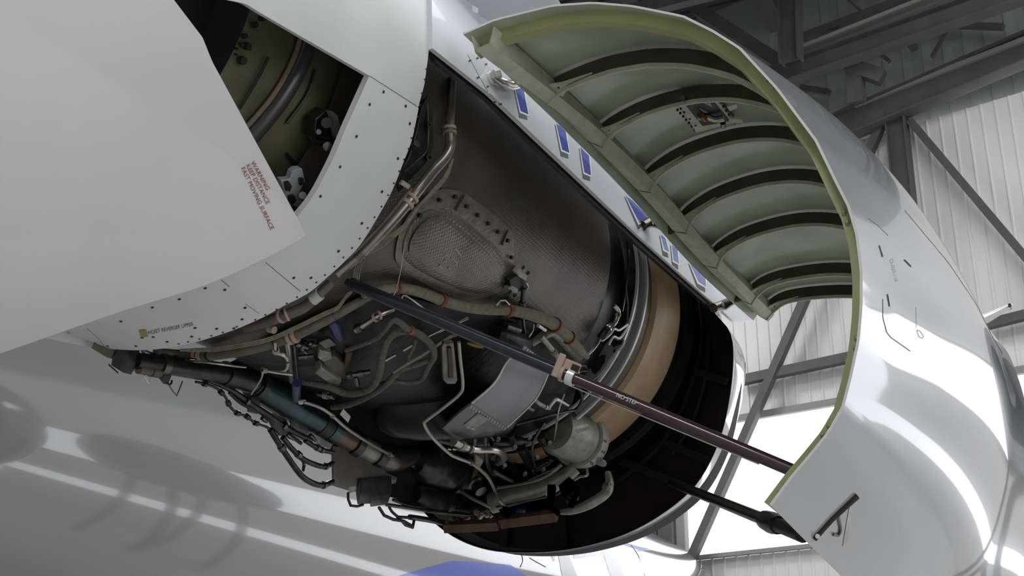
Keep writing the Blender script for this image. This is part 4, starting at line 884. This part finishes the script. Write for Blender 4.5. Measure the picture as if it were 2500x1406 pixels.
item('duct_drain_line', 'grey line lying on top of the blued duct by the collar', 'pipe', [(642, 904, 1.08), (680, 910, 1.08), (712, 914, 1.07)], 8, STEEL, parts=[('fitting', 645, 904, 12, 1.8, ALU)])
item('cross_strap', 'curved pale strap wrapped around the blued duct collar', 'strap', [(642, 906, 1.1), (638, 924, 1.12), (626, 944, 1.13), (614, 962, 1.12)], 5, STEEL)
item('upright_conduit', 'bright bent steel pipe coming down beside the ring at the top of the bay', 'pipe', [(1106, 190, .96), (1102, 250, .97), (1098, 310, .98), (1099, 355, .99), (1086, 385, 1.0), (1055, 420, 1.01), (1015, 470, 1.02), (965, 530, 1.02), (910, 590, 1.02), (868, 630, 1.01), (822, 668, 1.0)], [18, 20, 24, 26, 27, 28, 30, 30, 30, 28, 26], mat('conduit_steel', (.27, .25, .235), .3, .75, noise=(10, .2)),
     parts=[('clamp_band', 1098, 312, 7, 1.35, PINK), ('clamp_band', 1098, 324, 7, 1.45, HOSE), ('clamp_band', 992, 496, 9, 1.3, PINK), ('clamp_band', 1004, 482, 8, 1.3, PINK), ('clamp_band', 880, 618, 8, 1.25, DSTEEL), ('clamp_band', 872, 626, 8, 1.25, DSTEEL)])
item('side_conduit', 'slim dark conduit running left of the bright bent pipe', 'conduit', [(1073, 396, .99), (1045, 432, 1.0), (990, 478, 1.01), (935, 545, 1.01), (880, 600, 1.01), (850, 630, 1.0)], 12, BRNH)
item('side_conduit', 'thin dark tube curving round the bracket plate near the ring top', 'conduit', [(1043, 250, .97), (1045, 330, .98), (1040, 370, .99), (1015, 395, 1.0), (985, 420, 1.0)], 6, GUNM)
for i in range(4):
    o = i * 4.5
    item('cream_wire', ['first cream wire of the loose bundle below the bent pipe', 'second cream wire of the loose bundle below the bent pipe', 'third cream wire of the loose bundle below the bent pipe', 'fourth cream wire of the loose bundle below the bent pipe'][i], 'wire',
         [(1104 + o * .2, 388, .98), (1084 + o * .5, 430 + o * .3, 1.0), (1050 + o * .4, 470 + o * .3, 1.02), (1024 + o * .2, 500, 1.03), (985 + o * .3, 548 + o * .5, 1.02), (930 + o * .3, 588 + o, 1.01), (890 + o * .5, 612 + o * .8, 1.0), (868 + o, 650, .99), (862 + o, 682, .98)], 4, HOSE, seg=6)
item('lock_wire', 'very thin upright wire crossing the left end of the access panel', 'wire', [(1012, 520, 1.02), (990, 590, 1.02), (978, 660, 1.02), (966, 710, 1.02), (955, 728, 1.02)], 2.2, STEEL, seg=5)
BR = thing('side_bracket', on_cyl(1030, 360, .96), 'dark grey sheet bracket with round holes beside the ring at upper left', 'bracket')
poly_px([(1046, 232), (1062, 240), (1056, 300), (1060, 360), (1040, 400), (1000, 440), (975, 470), (968, 440), (1000, 380), (1020, 310), (1030, 260)], S(.975), .01).build('sheet', GUNM, BR, bevel=.002)
for (x, y, w) in [(1048, 383, 8), (1048, 303, 6)]: rnd('hole', (x, y, .975), (x + 1, y + 1, .995), [(0, w), (1, w), (1, w * .55), (.5, 0)], BLACK, BR, 16)
rnd('roller', (1010, 356, .98), (1018, 350, 1.0), [(0, 9), (1, 9), (1, 6), (1, 0)], DSTEEL, BR, 14)
poly_px([(985, 440), (1002, 452), (998, 462), (978, 450)], S(1.03), .01).build('tab', PINK, BR)

# ---- long beige hose
item('beige_hose', 'long beige sleeved hose crossing under the dark barrel with red-brown clamps', 'hose', [(885, 720, 1.0), (930, 707, 1.0), (980, 704, 1.0), (1030, 714, 1.0), (1080, 734, 1.01), (1140, 750, 1.01), (1200, 756, 1.02), (1250, 758, 1.02), (1300, 770, 1.02), (1350, 790, 1.02), (1385, 820, 1.02), (1412, 852, 1.02), (1432, 870, 1.0)], [20, 24, 26, 27, 27, 27, 27, 27, 30, 31, 28, 26, 16], HOSE,
     parts=[('clamp_red', 968, 703, 9, 1.2, RED), ('clamp_red', 1078, 733, 12, 1.25, RED), ('clamp_red', 1240, 758, 14, 1.3, RED), ('clamp_dark', 1354, 793, 6, 1.3, RED), ('clamp_dark', 1389, 824, 6, 1.3, RED)])
item('hose_end_pipe', 'small bright pipe continuing from the right end of the beige hose', 'pipe', [(1432, 868, 1.0), (1450, 850, .99), (1462, 832, .98), (1470, 815, .97)], 9, STEEL)
item('hook_bracket', 'small bright hook-shaped wire bracket above the beige hose', 'bracket', [(1212, 746, 1.03), (1222, 734, 1.03), (1234, 733, 1.03), (1244, 744, 1.03)], 4, EDGE, smooth=False)
item('hook_bracket', 'angular bright wire bracket above the dark rod near its left end', 'bracket', [(976, 735, 1.05), (984, 721, 1.05), (992, 722, 1.05), (1012, 736, 1.05), (1030, 750, 1.05), (1056, 766, 1.05)], 5, STEEL, smooth=False)
# ---- actuator on barrel
AB = thing('barrel_sensor', on_cyl(1268, 690, .98), 'pale and black clamp-on sensor standing on the dark barrel', 'sensor')
poly_px([(1262, 664), (1274, 650), (1292, 664), (1284, 686), (1268, 676)], S(1.0), .03).build('head', mat('sensor_cream', (.45, .43, .36), .5), AB, bevel=.003)
poly_px([(1244, 684), (1262, 672), (1284, 688), (1288, 704), (1268, 712), (1246, 702)], S(.995), .035).build('body', BLACK, AB, bevel=.004)
poly_px([(1240, 704), (1252, 698), (1266, 706), (1260, 720), (1244, 714)], S(1.0), .03).build('foot', mat('sensor_cream_foot', (.42, .40, .34), .5), AB, bevel=.003)
for (x, y) in [(1276, 655), (1288, 668), (1244, 714), (1256, 722)]: rnd('bolt', (x, y, 1.0), (x + 2, y - 3, 1.03), [(0, 4), (1, 4), (1, 0)], BLACK, AB, 8)
item('sensor_lead', 'thick black lead going down from the barrel sensor', 'wire', [(1278, 704, 1.0), (1276, 725, 1.0), (1274, 745, 1.0)], 12, GUNM, parts=[('grommet', 1270, 742, 12, 1.6, OLIVE)])
item('sensor_lead', 'fine bright tube beside the barrel sensor', 'wire', [(1284, 690, 1.01), (1289, 700, 1.01), (1284, 712, 1.01)], 5, STEEL)
item('drop_tube', 'thin upright grey tube below the beige hose under the sensor', 'pipe', [(1277, 762, 1.0), (1278, 790, 1.0), (1282, 815, 1.0)], 8, DSTEEL)
item('curved_tube', 'thin bright curved tube under the beige hose', 'pipe', [(1303, 790, 1.02), (1300, 808, 1.02), (1290, 824, 1.02)], 5, STEEL)
item('link_pin', 'short bright pin below the beige hose, right of the curved tube', 'pin', [(1314, 794, 1.04), (1331, 806, 1.04)], 9, EDGE, smooth=False)
MTR = thing('black_motor', on_cyl(1250, 825, 1.02), 'black round-ended motor just above the dark rod', 'motor')
rnd('motor_body', (1205, 812, 1.0), (1286, 842, 1.0), [(0, 0), (0, 22), (.2, 27), (.85, 29), (.95, 22), (1, 8), (1, 0)], DARK, MTR, 28)
rnd('motor_nose', (1284, 825, 1.02), (1292, 828, 1.02), [(0, 7), (1, 5), (1, 0)], STEEL, MTR, 12)
rnd('motor_cap', (1232, 795, 1.0), (1264, 806, 1.0), [(0, 0), (0, 11), (1, 12), (1, 0)], GUNM, MTR, 16)
item('strut_bar', 'flat pale grey bar slanting down to the rod clamp', 'bar', [(1320, 820, 1.03), (1345, 850, 1.04), (1372, 886, 1.05)], 15, ALU, smooth=False, parts=[('bar_end', 1350, 858, 18, 1.3, HOSE)])
item('wrap_duct', 'grey curved duct piece below the right end of the beige hose', 'duct', [(1296, 838, .98), (1325, 820, .99), (1352, 810, .99), (1392, 842, .97), (1412, 868, .96)], [20, 24, 30, 40, 30], ALU)
item('yellow_tag', 'small ochre tag under the dark rod', 'tag', [(1142, 838, 1.04), (1160, 843, 1.04), (1178, 848, 1.04)], [6, 10, 6], mat('ochre', (.30, .15, .03), .6))

# ---- looping grey hoses
item('grey_hose', 'thick grey sleeved hose arching in a tall loop in front of the black tank', 'hose', [(737, 932, 1.02), (799, 943, 1.04), (842, 959, 1.06), (884, 957, 1.08), (912, 940, 1.1), (927, 906, 1.11), (934, 866, 1.12), (946, 832, 1.12), (966, 812, 1.12), (993, 808, 1.12)], [14, 18, 19, 19, 19, 19, 18, 18, 19, 18], GHOSE)
item('grey_hose', 'grey hose looping up, over to the right and back below the red clamp', 'hose', [(845, 855, 1.02), (879, 843, 1.06), (919, 826, 1.1), (941, 804, 1.13), (958, 784, 1.14), (974, 786, 1.14), (993, 802, 1.14), (1027, 818, 1.14), (1052, 842, 1.14), (1060, 868, 1.14), (1046, 895, 1.13), (1030, 926, 1.12), (1000, 934, 1.11), (956, 931, 1.1), (925, 940, 1.08)], [12, 12, 12, 12, 13, 16, 18, 19, 18, 17, 14, 12, 12, 12, 12], GHOSE,
     parts=[('clamp_red', 1000, 808, 12, 1.25, RED)])
item('grey_hose', 'lower grey hose sweeping from the loop down left under the others', 'hose', [(1046, 880, 1.12), (1010, 892, 1.12), (975, 905, 1.12), (940, 940, 1.1), (899, 968, 1.08), (850, 988, 1.06), (812, 994, 1.04)], [14, 15, 16, 17, 16, 16, 14], GHOSE)
item('grey_hose', 'slim grey hose dropping inside the right half of the loop', 'hose', [(1015, 830, 1.13), (1008, 852, 1.12), (998, 870, 1.12), (994, 890, 1.12)], 9, GHOSE)
item('push_rod', 'thin pale rod slanting up right from the loop behind the dark rod', 'rod', [(984, 856, 1.08), (1010, 840, 1.08)], 8, STEEL, smooth=False)
item('push_rod', 'long thin grey rod slanting up to the right under the beige hose', 'rod', [(1040, 825, 1.05), (1090, 800, 1.05), (1142, 776, 1.05)], 8, STEEL, smooth=False)
item('push_rod', 'short pale rod stub inside the left half of the loop', 'rod', [(940, 880, 1.08), (966, 866, 1.08)], 8, STEEL, smooth=False)
item('braided_line', 'pale braided line crossing the loop diagonally', 'hose', [(960, 910, 1.13), (994, 888, 1.14), (1030, 868, 1.14), (1064, 845, 1.13), (1100, 822, 1.1), (1130, 808, 1.08)], [6, 8, 8, 7, 9, 8], HOSE, parts=[('braid_clamp', 1108, 818, 14, 1.2, RED)])
item('silver_pipe', 'short silver pipe with two pink clamp bands above the hose loop', 'pipe', [(868, 806, 1.02), (900, 786, 1.03), (925, 770, 1.04), (962, 756, 1.04)], [18, 13, 13, 9], STEEL, parts=[('clamp_band', 916, 776, 6, 1.8, PINK), ('clamp_band', 926, 770, 6, 1.8, PINK), ('coupling', 876, 800, 12, 1.5, DSTEEL)])
VB = thing('fuel_valve', on_cyl(800, 900, 1.0), 'boxy brown grey valve body left of the looping hoses with a blue sleeve', 'valve')
poly_px([(768, 912), (784, 898), (834, 932), (828, 944), (816, 945)], S(1.03), .05).build('lower_body', ALU, VB, bevel=.006)
poly_px([(782, 878), (820, 872), (845, 898), (842, 928), (800, 908)], S(1.01), .06).build('upper_body', mat('valve_brown', (.12, .10, .085), .45, .4, noise=(15, .3)), VB, bevel=.008)
poly_px([(780, 856), (808, 862), (812, 876), (790, 884), (776, 876)], S(1.02), .04).build('cap', ALU, VB, bevel=.006)
poly_px([(802, 796), (826, 790), (846, 832), (826, 838), (812, 824)], S(1.0), .04).build('blue_sleeve', BLUE, VB, bevel=.01)
poly_px([(846, 864), (862, 862), (846, 908), (838, 900)], S(1.0), .03).build('brown_ear', RUST, VB, bevel=.004)
poly_px([(778, 838), (804, 828), (822, 842), (795, 852)], S(1.02), .02).build('mesh_window', DSTEEL, VB, bevel=.003)
rnd('union', (846, 918, 1.04), (905, 908, 1.05), [(0, 7), (.2, 10), (.25, 7), (.5, 7), (.5, 9), (.7, 9), (.7, 7), (1, 7), (1, 0)], DSTEEL, VB, 14)
rnd('stub', (868, 918, 1.05), (872, 938, 1.06), [(0, 6), (.7, 8), (1, 7), (1, 0)], DSTEEL, VB, 12)
for (a, b, w) in [((722, 838), (750, 848), 12), ((752, 836), (772, 842), 10), ((728, 872), (765, 868), 9), ((735, 850), (748, 862), 8)]:
    rnd('small_fitting', (*a, .99), (*b, .99), [(0, 0), (0, w * .6), (.4, w * .6), (.4, w * .8), (.6, w * .8), (.6, w * .5), (1, w * .5), (1, 0)], DSTEEL, VB, 12)
BF = thing('blue_fitting', on_cyl(722, 950, 1.06), 'dark blue fitting standing on the blued duct with a silver nut', 'fitting')
rnd('sleeve', (724, 935, 1.06), (724, 975, 1.08), [(0, 0), (0, 11), (.8, 11), (1, 9), (1, 0)], BLUE, BF, 14)
rnd('nut', (732, 982, 1.1), (744, 980, 1.1), [(0, 0), (0, 6), (.5, 6), (.5, 5), (1, 5), (1, 0)], EDGE, BF, 6)
item('mixer_pipe', 'dull grey pipe fittings under the valve body', 'pipe', [(776, 962, 1.03), (800, 966, 1.04), (815, 972, 1.04)], [10, 14, 8], DSTEEL, parts=[('coupling', 795, 965, 12, 1.4, ALU)])

# ---- thin bright tubes in front
item('front_tube', 'long thin bright tube zigzagging from the slotted bracket down to the lower valves', 'pipe', [(1120, 835, 1.18), (1124, 880, 1.2), (1130, 938, 1.2), (1122, 962, 1.2), (1084, 994, 1.2), (1044, 1024, 1.2), (1036, 1036, 1.2), (1056, 1068, 1.18), (1096, 1106, 1.18), (1118, 1118, 1.18), (1150, 1130, 1.18), (1172, 1146, 1.18), (1192, 1166, 1.18), (1208, 1196, 1.18), (1220, 1222, 1.18), (1233, 1236, 1.16)], 8.5, mat('pale_tube', (.42, .39, .35), .35, .6),
     parts=[('union', 1150, 1130, 8, 1.6, HOSE), ('union', 1212, 1205, 8, 1.4, STEEL)])
item('front_tube', 'thin bright tube running from the blue fitting diagonally across the duct and starter', 'pipe', [(742, 982, 1.12), (775, 992, 1.13), (806, 1010, 1.14), (840, 1040, 1.15), (880, 1068, 1.15), (945, 1106, 1.15), (1010, 1138, 1.15), (1060, 1162, 1.15), (1100, 1185, 1.15), (1150, 1215, 1.15), (1180, 1230, 1.15), (1198, 1240, 1.14)], 8, mat('pale_tube_b', (.40, .37, .33), .35, .6),
     parts=[('union', 950, 1108, 10, 1.6, HOSE), ('union', 812, 1014, 8, 1.6, HOSE)])
tag(poly_px([(838, 999), (856, 1018), (850, 1032), (830, 1012)], S(1.17), .004).build('paper_tag', LABEL), 'small white paper tag beside the bright diagonal tube', 'tag')
item('u_pipe', 'fat pale elbow pipe with a clamped coupling, centre bottom', 'pipe', [(1108, 1078, 1.16), (1140, 1092, 1.16), (1170, 1098, 1.16), (1200, 1098, 1.16), (1222, 1104, 1.15), (1230, 1118, 1.13), (1216, 1130, 1.1)], [20, 20, 17, 17, 19, 19, 16], STEEL,
     parts=[('clamp_band', 1146, 1096, 8, 1.35, DSTEEL), ('coupling', 1128, 1087, 18, 1.15, ALU)])
item('drop_pipe', 'upright steel pipe left of the gearbox opening below the silver shield', 'pipe', [(1185, 1050, 1.1), (1186, 1090, 1.1), (1190, 1130, 1.1), (1200, 1150, 1.1), (1222, 1164, 1.1), (1250, 1174, 1.1)], 11, DSTEEL, parts=[('union', 1206, 1154, 14, 1.4, RUST)])
item('drop_pipe', 'second upright grey pipe close left below the silver shield', 'pipe', [(1160, 1055, 1.06), (1160, 1100, 1.08), (1164, 1150, 1.1), (1176, 1160, 1.1)], 12, DSTEEL)
item('drain_tube', 'pale short tube slanting right below the elbow pipe', 'pipe', [(1208, 1152, 1.15), (1230, 1164, 1.15), (1250, 1174, 1.15)], 9, STEEL, smooth=False)
tag(poly_px([(1162, 1116), (1180, 1128), (1172, 1142), (1160, 1134)], S(1.2), .02).build('junction_block', HOSE, bevel=.003), 'cream coloured small block where the zigzag tube crosses', 'block')
item('ring_pipe', 'thin pipe curving from the rod clamp around under the flange ring', 'pipe', [(1398, 925, 1.04), (1418, 955, 1.03), (1420, 980, 1.03), (1404, 1000, 1.04), (1380, 1006, 1.05), (1350, 1012, 1.06), (1300, 1025, 1.07), (1260, 1035, 1.07)], 8, GUNM)
item('ring_pipe', 'bright narrow pipe dropping past the generator from the rod clamp', 'pipe', [(1378, 960, 1.06), (1364, 1000, 1.06), (1358, 1040, 1.06), (1352, 1075, 1.05)], 6, STEEL)
item('cross_fitting', 'pale Y-shaped pipe fitting under the rod, right of the silver shield', 'fitting', [(1302, 965, 1.1), (1312, 982, 1.1), (1330, 992, 1.1), (1342, 998, 1.1)], [7, 10, 12, 8], ALU, parts=[('collar', 1330, 992, 6, 1.4, STEEL)])
item('cross_fitting', 'pale L-shaped pipe fitting just right of the Y-shaped one', 'fitting', [(1340, 995, 1.1), (1352, 980, 1.1), (1360, 975, 1.1), (1388, 990, 1.1)], [8, 9, 9, 5], EDGE)
item('cross_fitting', 'small stub fitting peeping out under the silver shield', 'fitting', [(1284, 990, 1.08), (1300, 1000, 1.08)], 12, DSTEEL, smooth=False)
item('brown_line', 'long thin brown line slanting above the lower brown bars', 'pipe', [(1212, 1238, 1.12), (1270, 1226, 1.13), (1330, 1214, 1.13), (1362, 1206, 1.13), (1380, 1190, 1.12)], 6, RUST)

# ---- flange bracket with large lightening holes, right of the barrel
FB = thing('flange_bracket', on_cyl(1470, 880, .99), 'flat pale grey bracket with big dark lightening holes beside the tan ring', 'bracket')
fbm = mat('bracket_pale', (.27, .28, .28), .4, .3)
fb = [(1420, 908), (1438, 880), (1460, 858), (1478, 838), (1500, 822), (1512, 830), (1524, 822), (1532, 826), (1520, 842), (1502, 856), (1492, 872), (1484, 888), (1466, 912), (1448, 926), (1424, 910)]
FS = lambda px, py: on_plane_y(px, py, 2.78)
yin = lambda p: np.array([0, 1.0, 0])
poly_px([(1419, 908), (1440, 872), (1462, 850), (1478, 838), (1493, 822), (1508, 824), (1524, 830), (1520, 842), (1502, 862), (1490, 876), (1478, 898), (1458, 922), (1436, 934), (1420, 922)], FS, .03, yin).build('plate', fbm, FB, bevel=.003)
for pl_ in ([(1446, 908), (1441, 895), (1450, 880), (1466, 868), (1478, 866), (1476, 882), (1464, 902), (1452, 914)], [(1492, 840), (1496, 828), (1508, 832), (1520, 830), (1516, 840), (1502, 844), (1498, 848)], [(1497, 855), (1502, 852), (1501, 858), (1497, 861)]):
    poly_px(pl_, lambda a, b: on_plane_y(a, b, 2.772), .01, yin).build('lightening_hole', BLACK, FB)
item('edge_fitting', 'small bright fittings stacked on the barrel end flange', 'fitting', [(1498, 745, .99), (1508, 760, 1.0), (1502, 785, 1.0), (1490, 800, 1.0)], [12, 16, 14, 10], STEEL, parts=[('nut', 1507, 768, 8, 1.4, DSTEEL)])
item('edge_fitting', 'dark body with a ring below the bright fittings on the flange', 'fitting', [(1466, 826, 1.0), (1480, 806, 1.01), (1496, 790, 1.0)], [22, 20, 14], GUNM, parts=[('ring', 1482, 804, 6, 1.25, STEEL)])
item('crimped_tube', 'upper bright wavy tube ending at the flange ring', 'pipe', [(1470, 832, 1.02), (1488, 818, 1.02), (1500, 803, 1.02), (1512, 806, 1.02), (1532, 792, 1.02)], 6, EDGE)
item('crimped_tube', 'lower bright wavy tube ending at the flange ring', 'pipe', [(1486, 842, 1.02), (1498, 822, 1.02), (1512, 826, 1.02), (1524, 812, 1.02), (1534, 794, 1.02)], 6, EDGE)
item('rim_cable', 'slim dark cable following the barrel end flange upward', 'cable', [(1530, 790, 1.0), (1532, 740, 1.0), (1528, 700, 1.0), (1534, 640, 1.0), (1530, 590, .99)], 5, GUNM, parts=[('grommet', 1531, 790, 10, 2.2, RUST)])
item('rim_cable', 'pale thin cable near the upper end of the flange ring', 'cable', [(1520, 760, .99), (1528, 715, .99), (1532, 660, .99), (1536, 610, .98)], 3, STEEL)
item('elbow_lead', 'short red-brown bent bracket joined to the rod clamp', 'bracket', [(1404, 893, 1.05), (1430, 893, 1.04), (1436, 905, 1.03), (1410, 908, 1.04)], 5, RUST, smooth=False)

# ---- hold-open rods
Pa = on_cyl(846, 688, 1.03); Pb = on_plane_y(1962, 1160, .40); Pc = Pa + (Pb - Pa) * .53
R1 = thing('hold_open_rod', Pa, 'long black hold-open rod marked NO STEP, crossing the bay to the open cowl', 'rod')
dv = (Pb - Pa) / np.linalg.norm(Pb - Pa)
def at(px):
    # point of the rod seen at column px
    lo_, hi_ = 0.0, 1.0
    for _ in range(40):
        mid = (lo_ + hi_) / 2
        if proj(Pa + (Pb - Pa) * mid)[0] < px: lo_ = mid
        else: hi_ = mid
    return Pa + (Pb - Pa) * lo_
rr1 = mpp(at(1150)) * 15.5
MB().tube([at(858), at(1388)], [rr1, rr1], seg=24, smooth=False).build('inner_tube', RODB, R1)
MB().tube([at(1380), Pb], [rr1 * .92, rr1 * .92], seg=24, smooth=False).build('outer_tube', RODP, R1)
MB().lathe(at(820), at(868), [(0, 0), (0, rr1 * .6), (.4, rr1 * .6), (.5, rr1 * 1.1), (1, rr1 * 1.1), (1, 0)], 16).build('end_fitting', GUNM, R1)
MB().lathe(at(1388), at(1404), [(0, rr1), (0, rr1 * 1.35), (1, rr1 * 1.35), (1, rr1)], 20).build('lock_collar', EDGE, R1)
MB().lathe(at(1372), at(1380), [(0, rr1), (0, rr1 * 1.3), (1, rr1 * 1.3), (1, rr1)], 20).build('lock_collar', PINK, R1)
def rod_s(px, py):
    # surface of the outer tube towards the camera
    d = ray(px, py); d /= np.linalg.norm(d); w0 = CAM - Pa; a_ = d @ dv; b_ = d @ w0; c_ = dv @ w0
    t = (a_ * c_ - b_) / (1 - a_ * a_); q = CAM + d * t; ax = Pa + dv * ((q - Pa) @ dv); off = np.linalg.norm(q - ax); h = math.sqrt(max(0, (rr1 * .92) ** 2 - off ** 2))
    return q - d * h
text_px('NO STEP', 1503, 968, math.atan2(dv_ := (proj(at(1560))[1] - proj(at(1500))[1]), 60.0), 14.5, rod_s, LETW, 'no_step_text', R1, lift=.004, sx=.95)
off = np.cross(dv, ray(1500, 960)); off /= np.linalg.norm(off); off = off if off[2] < 0 else -off
wa_ = [at(1395) + off * rr1 * 1.25, at(1600) + off * rr1 * 1.15, at(1860) + off * rr1 * .98]
MB().tube(wa_, .0035, seg=6).build('safety_wire', STEEL, R1)
RC_ = thing('rod_clamp', at(1385), 'pinkish brown clamp block gripping the long rod at its joint', 'clamp')
oo = -off; tw = -ray(1380, 900) / np.linalg.norm(ray(1380, 900))
c0 = at(1378)
MB().box(c0 + oo * rr1 * 1.5, dv * .05, oo * .02, tw * .02).build('clamp_body', PINK, RC_, bevel=.006)
MB().box(c0 + oo * rr1 * .9 - dv * .035, dv * .014, oo * .045, tw * .03).build('clamp_leg', PINK, RC_, bevel=.004)
MB().box(c0 + oo * rr1 * 1.45 + dv * .03, dv * .016, oo * .012, tw * .024).build('clamp_slot', BLACK, RC_)
Pd = on_plane_y(1640, 1178, 3.6); Pe = on_plane_y(1965, 1308, 1.1)
R2 = thing('hold_open_rod', Pd, 'thinner dark hold-open rod below, from the inlet ring to the cowl lower edge', 'rod')
d2 = Pe - Pd
MB().tube([Pd, Pd + d2 * .97], [mpp(Pd) * 11, mpp(Pd) * 11], seg=18, smooth=False).build('tube', GUNM, R2)
def at2(px):
    lo_, hi_ = 0.0, 1.2
    for _ in range(40):
        mid = (lo_ + hi_) / 2
        if proj(Pd + d2 * mid)[0] < px: lo_ = mid
        else: hi_ = mid
    return Pd + d2 * lo_
rr2 = mpp(Pd) * 11
MB().lathe(at2(1868), at2(1900), [(0, rr2 * .9), (0, rr2 * 1.5), (.6, rr2 * 1.7), (1, rr2 * 1.4), (1, 0)], 14).build('swivel_joint', GUNM, R2)
MB().tube([at2(1895), at2(1960)], rr2 * 1.1, seg=14, smooth=False).build('end_sleeve', BLACK, R2)

# repeats of one kind share a group
GR = {'cream_wire': 'cream wires of the loose bundle', 'white_wire': 'white wires on the olive harness', 'grey_hose': 'grey hoses looping before the black tank', 'roof_rafter': 'rafters of the hangar roof',
      'roof_purlin': 'cross purlins of the hangar roof', 'support_bar': 'rusty bars at the bottom of the bay', 'pipe_loop': 'pipes plugging into the bracket plate', 'push_rod': 'thin rods around the hose loop',
      'hinge_arm': 'hinge arms of the open cowl', 'wall_brace': 'diagonal braces of the hangar wall', 'wall_rail': 'horizontal rails of the hangar wall', 'strut': 'small steelwork of the upper hangar wall',
      'roof_girder': 'girders of the hangar', 'hold_open_rod': 'hold-open rods of the cowl', 'front_tube': 'thin bright tubes in front of the bay', 'cross_fitting': 'pipe fittings right of the silver shield',
      'tail_pipe': 'thin pipes curling at far left', 'lower_rail': 'rail pipes beneath the blued duct', 'riser_tube': 'upright tubes by the blue fitting', 'side_conduit': 'slim conduits beside the bent pipe',
      'hook_bracket': 'bright wire brackets above hose and rod', 'drop_pipe': 'upright pipes below the silver shield', 'ring_pipe': 'pipes near the rod clamp', 'crimped_tube': 'wavy tubes at the flange ring',
      'edge_fitting': 'fittings on the barrel end flange', 'rim_cable': 'cables along the flange ring', 'blue_plug': 'small blue plugs under the bay', 'sensor_lead': 'sensor leads in the bay'}
for o in list(COL.objects):
    if o.parent is None and o.name.split('.')[0] in GR and 'category' in o: o['group'] = GR[o.name.split('.')[0]]
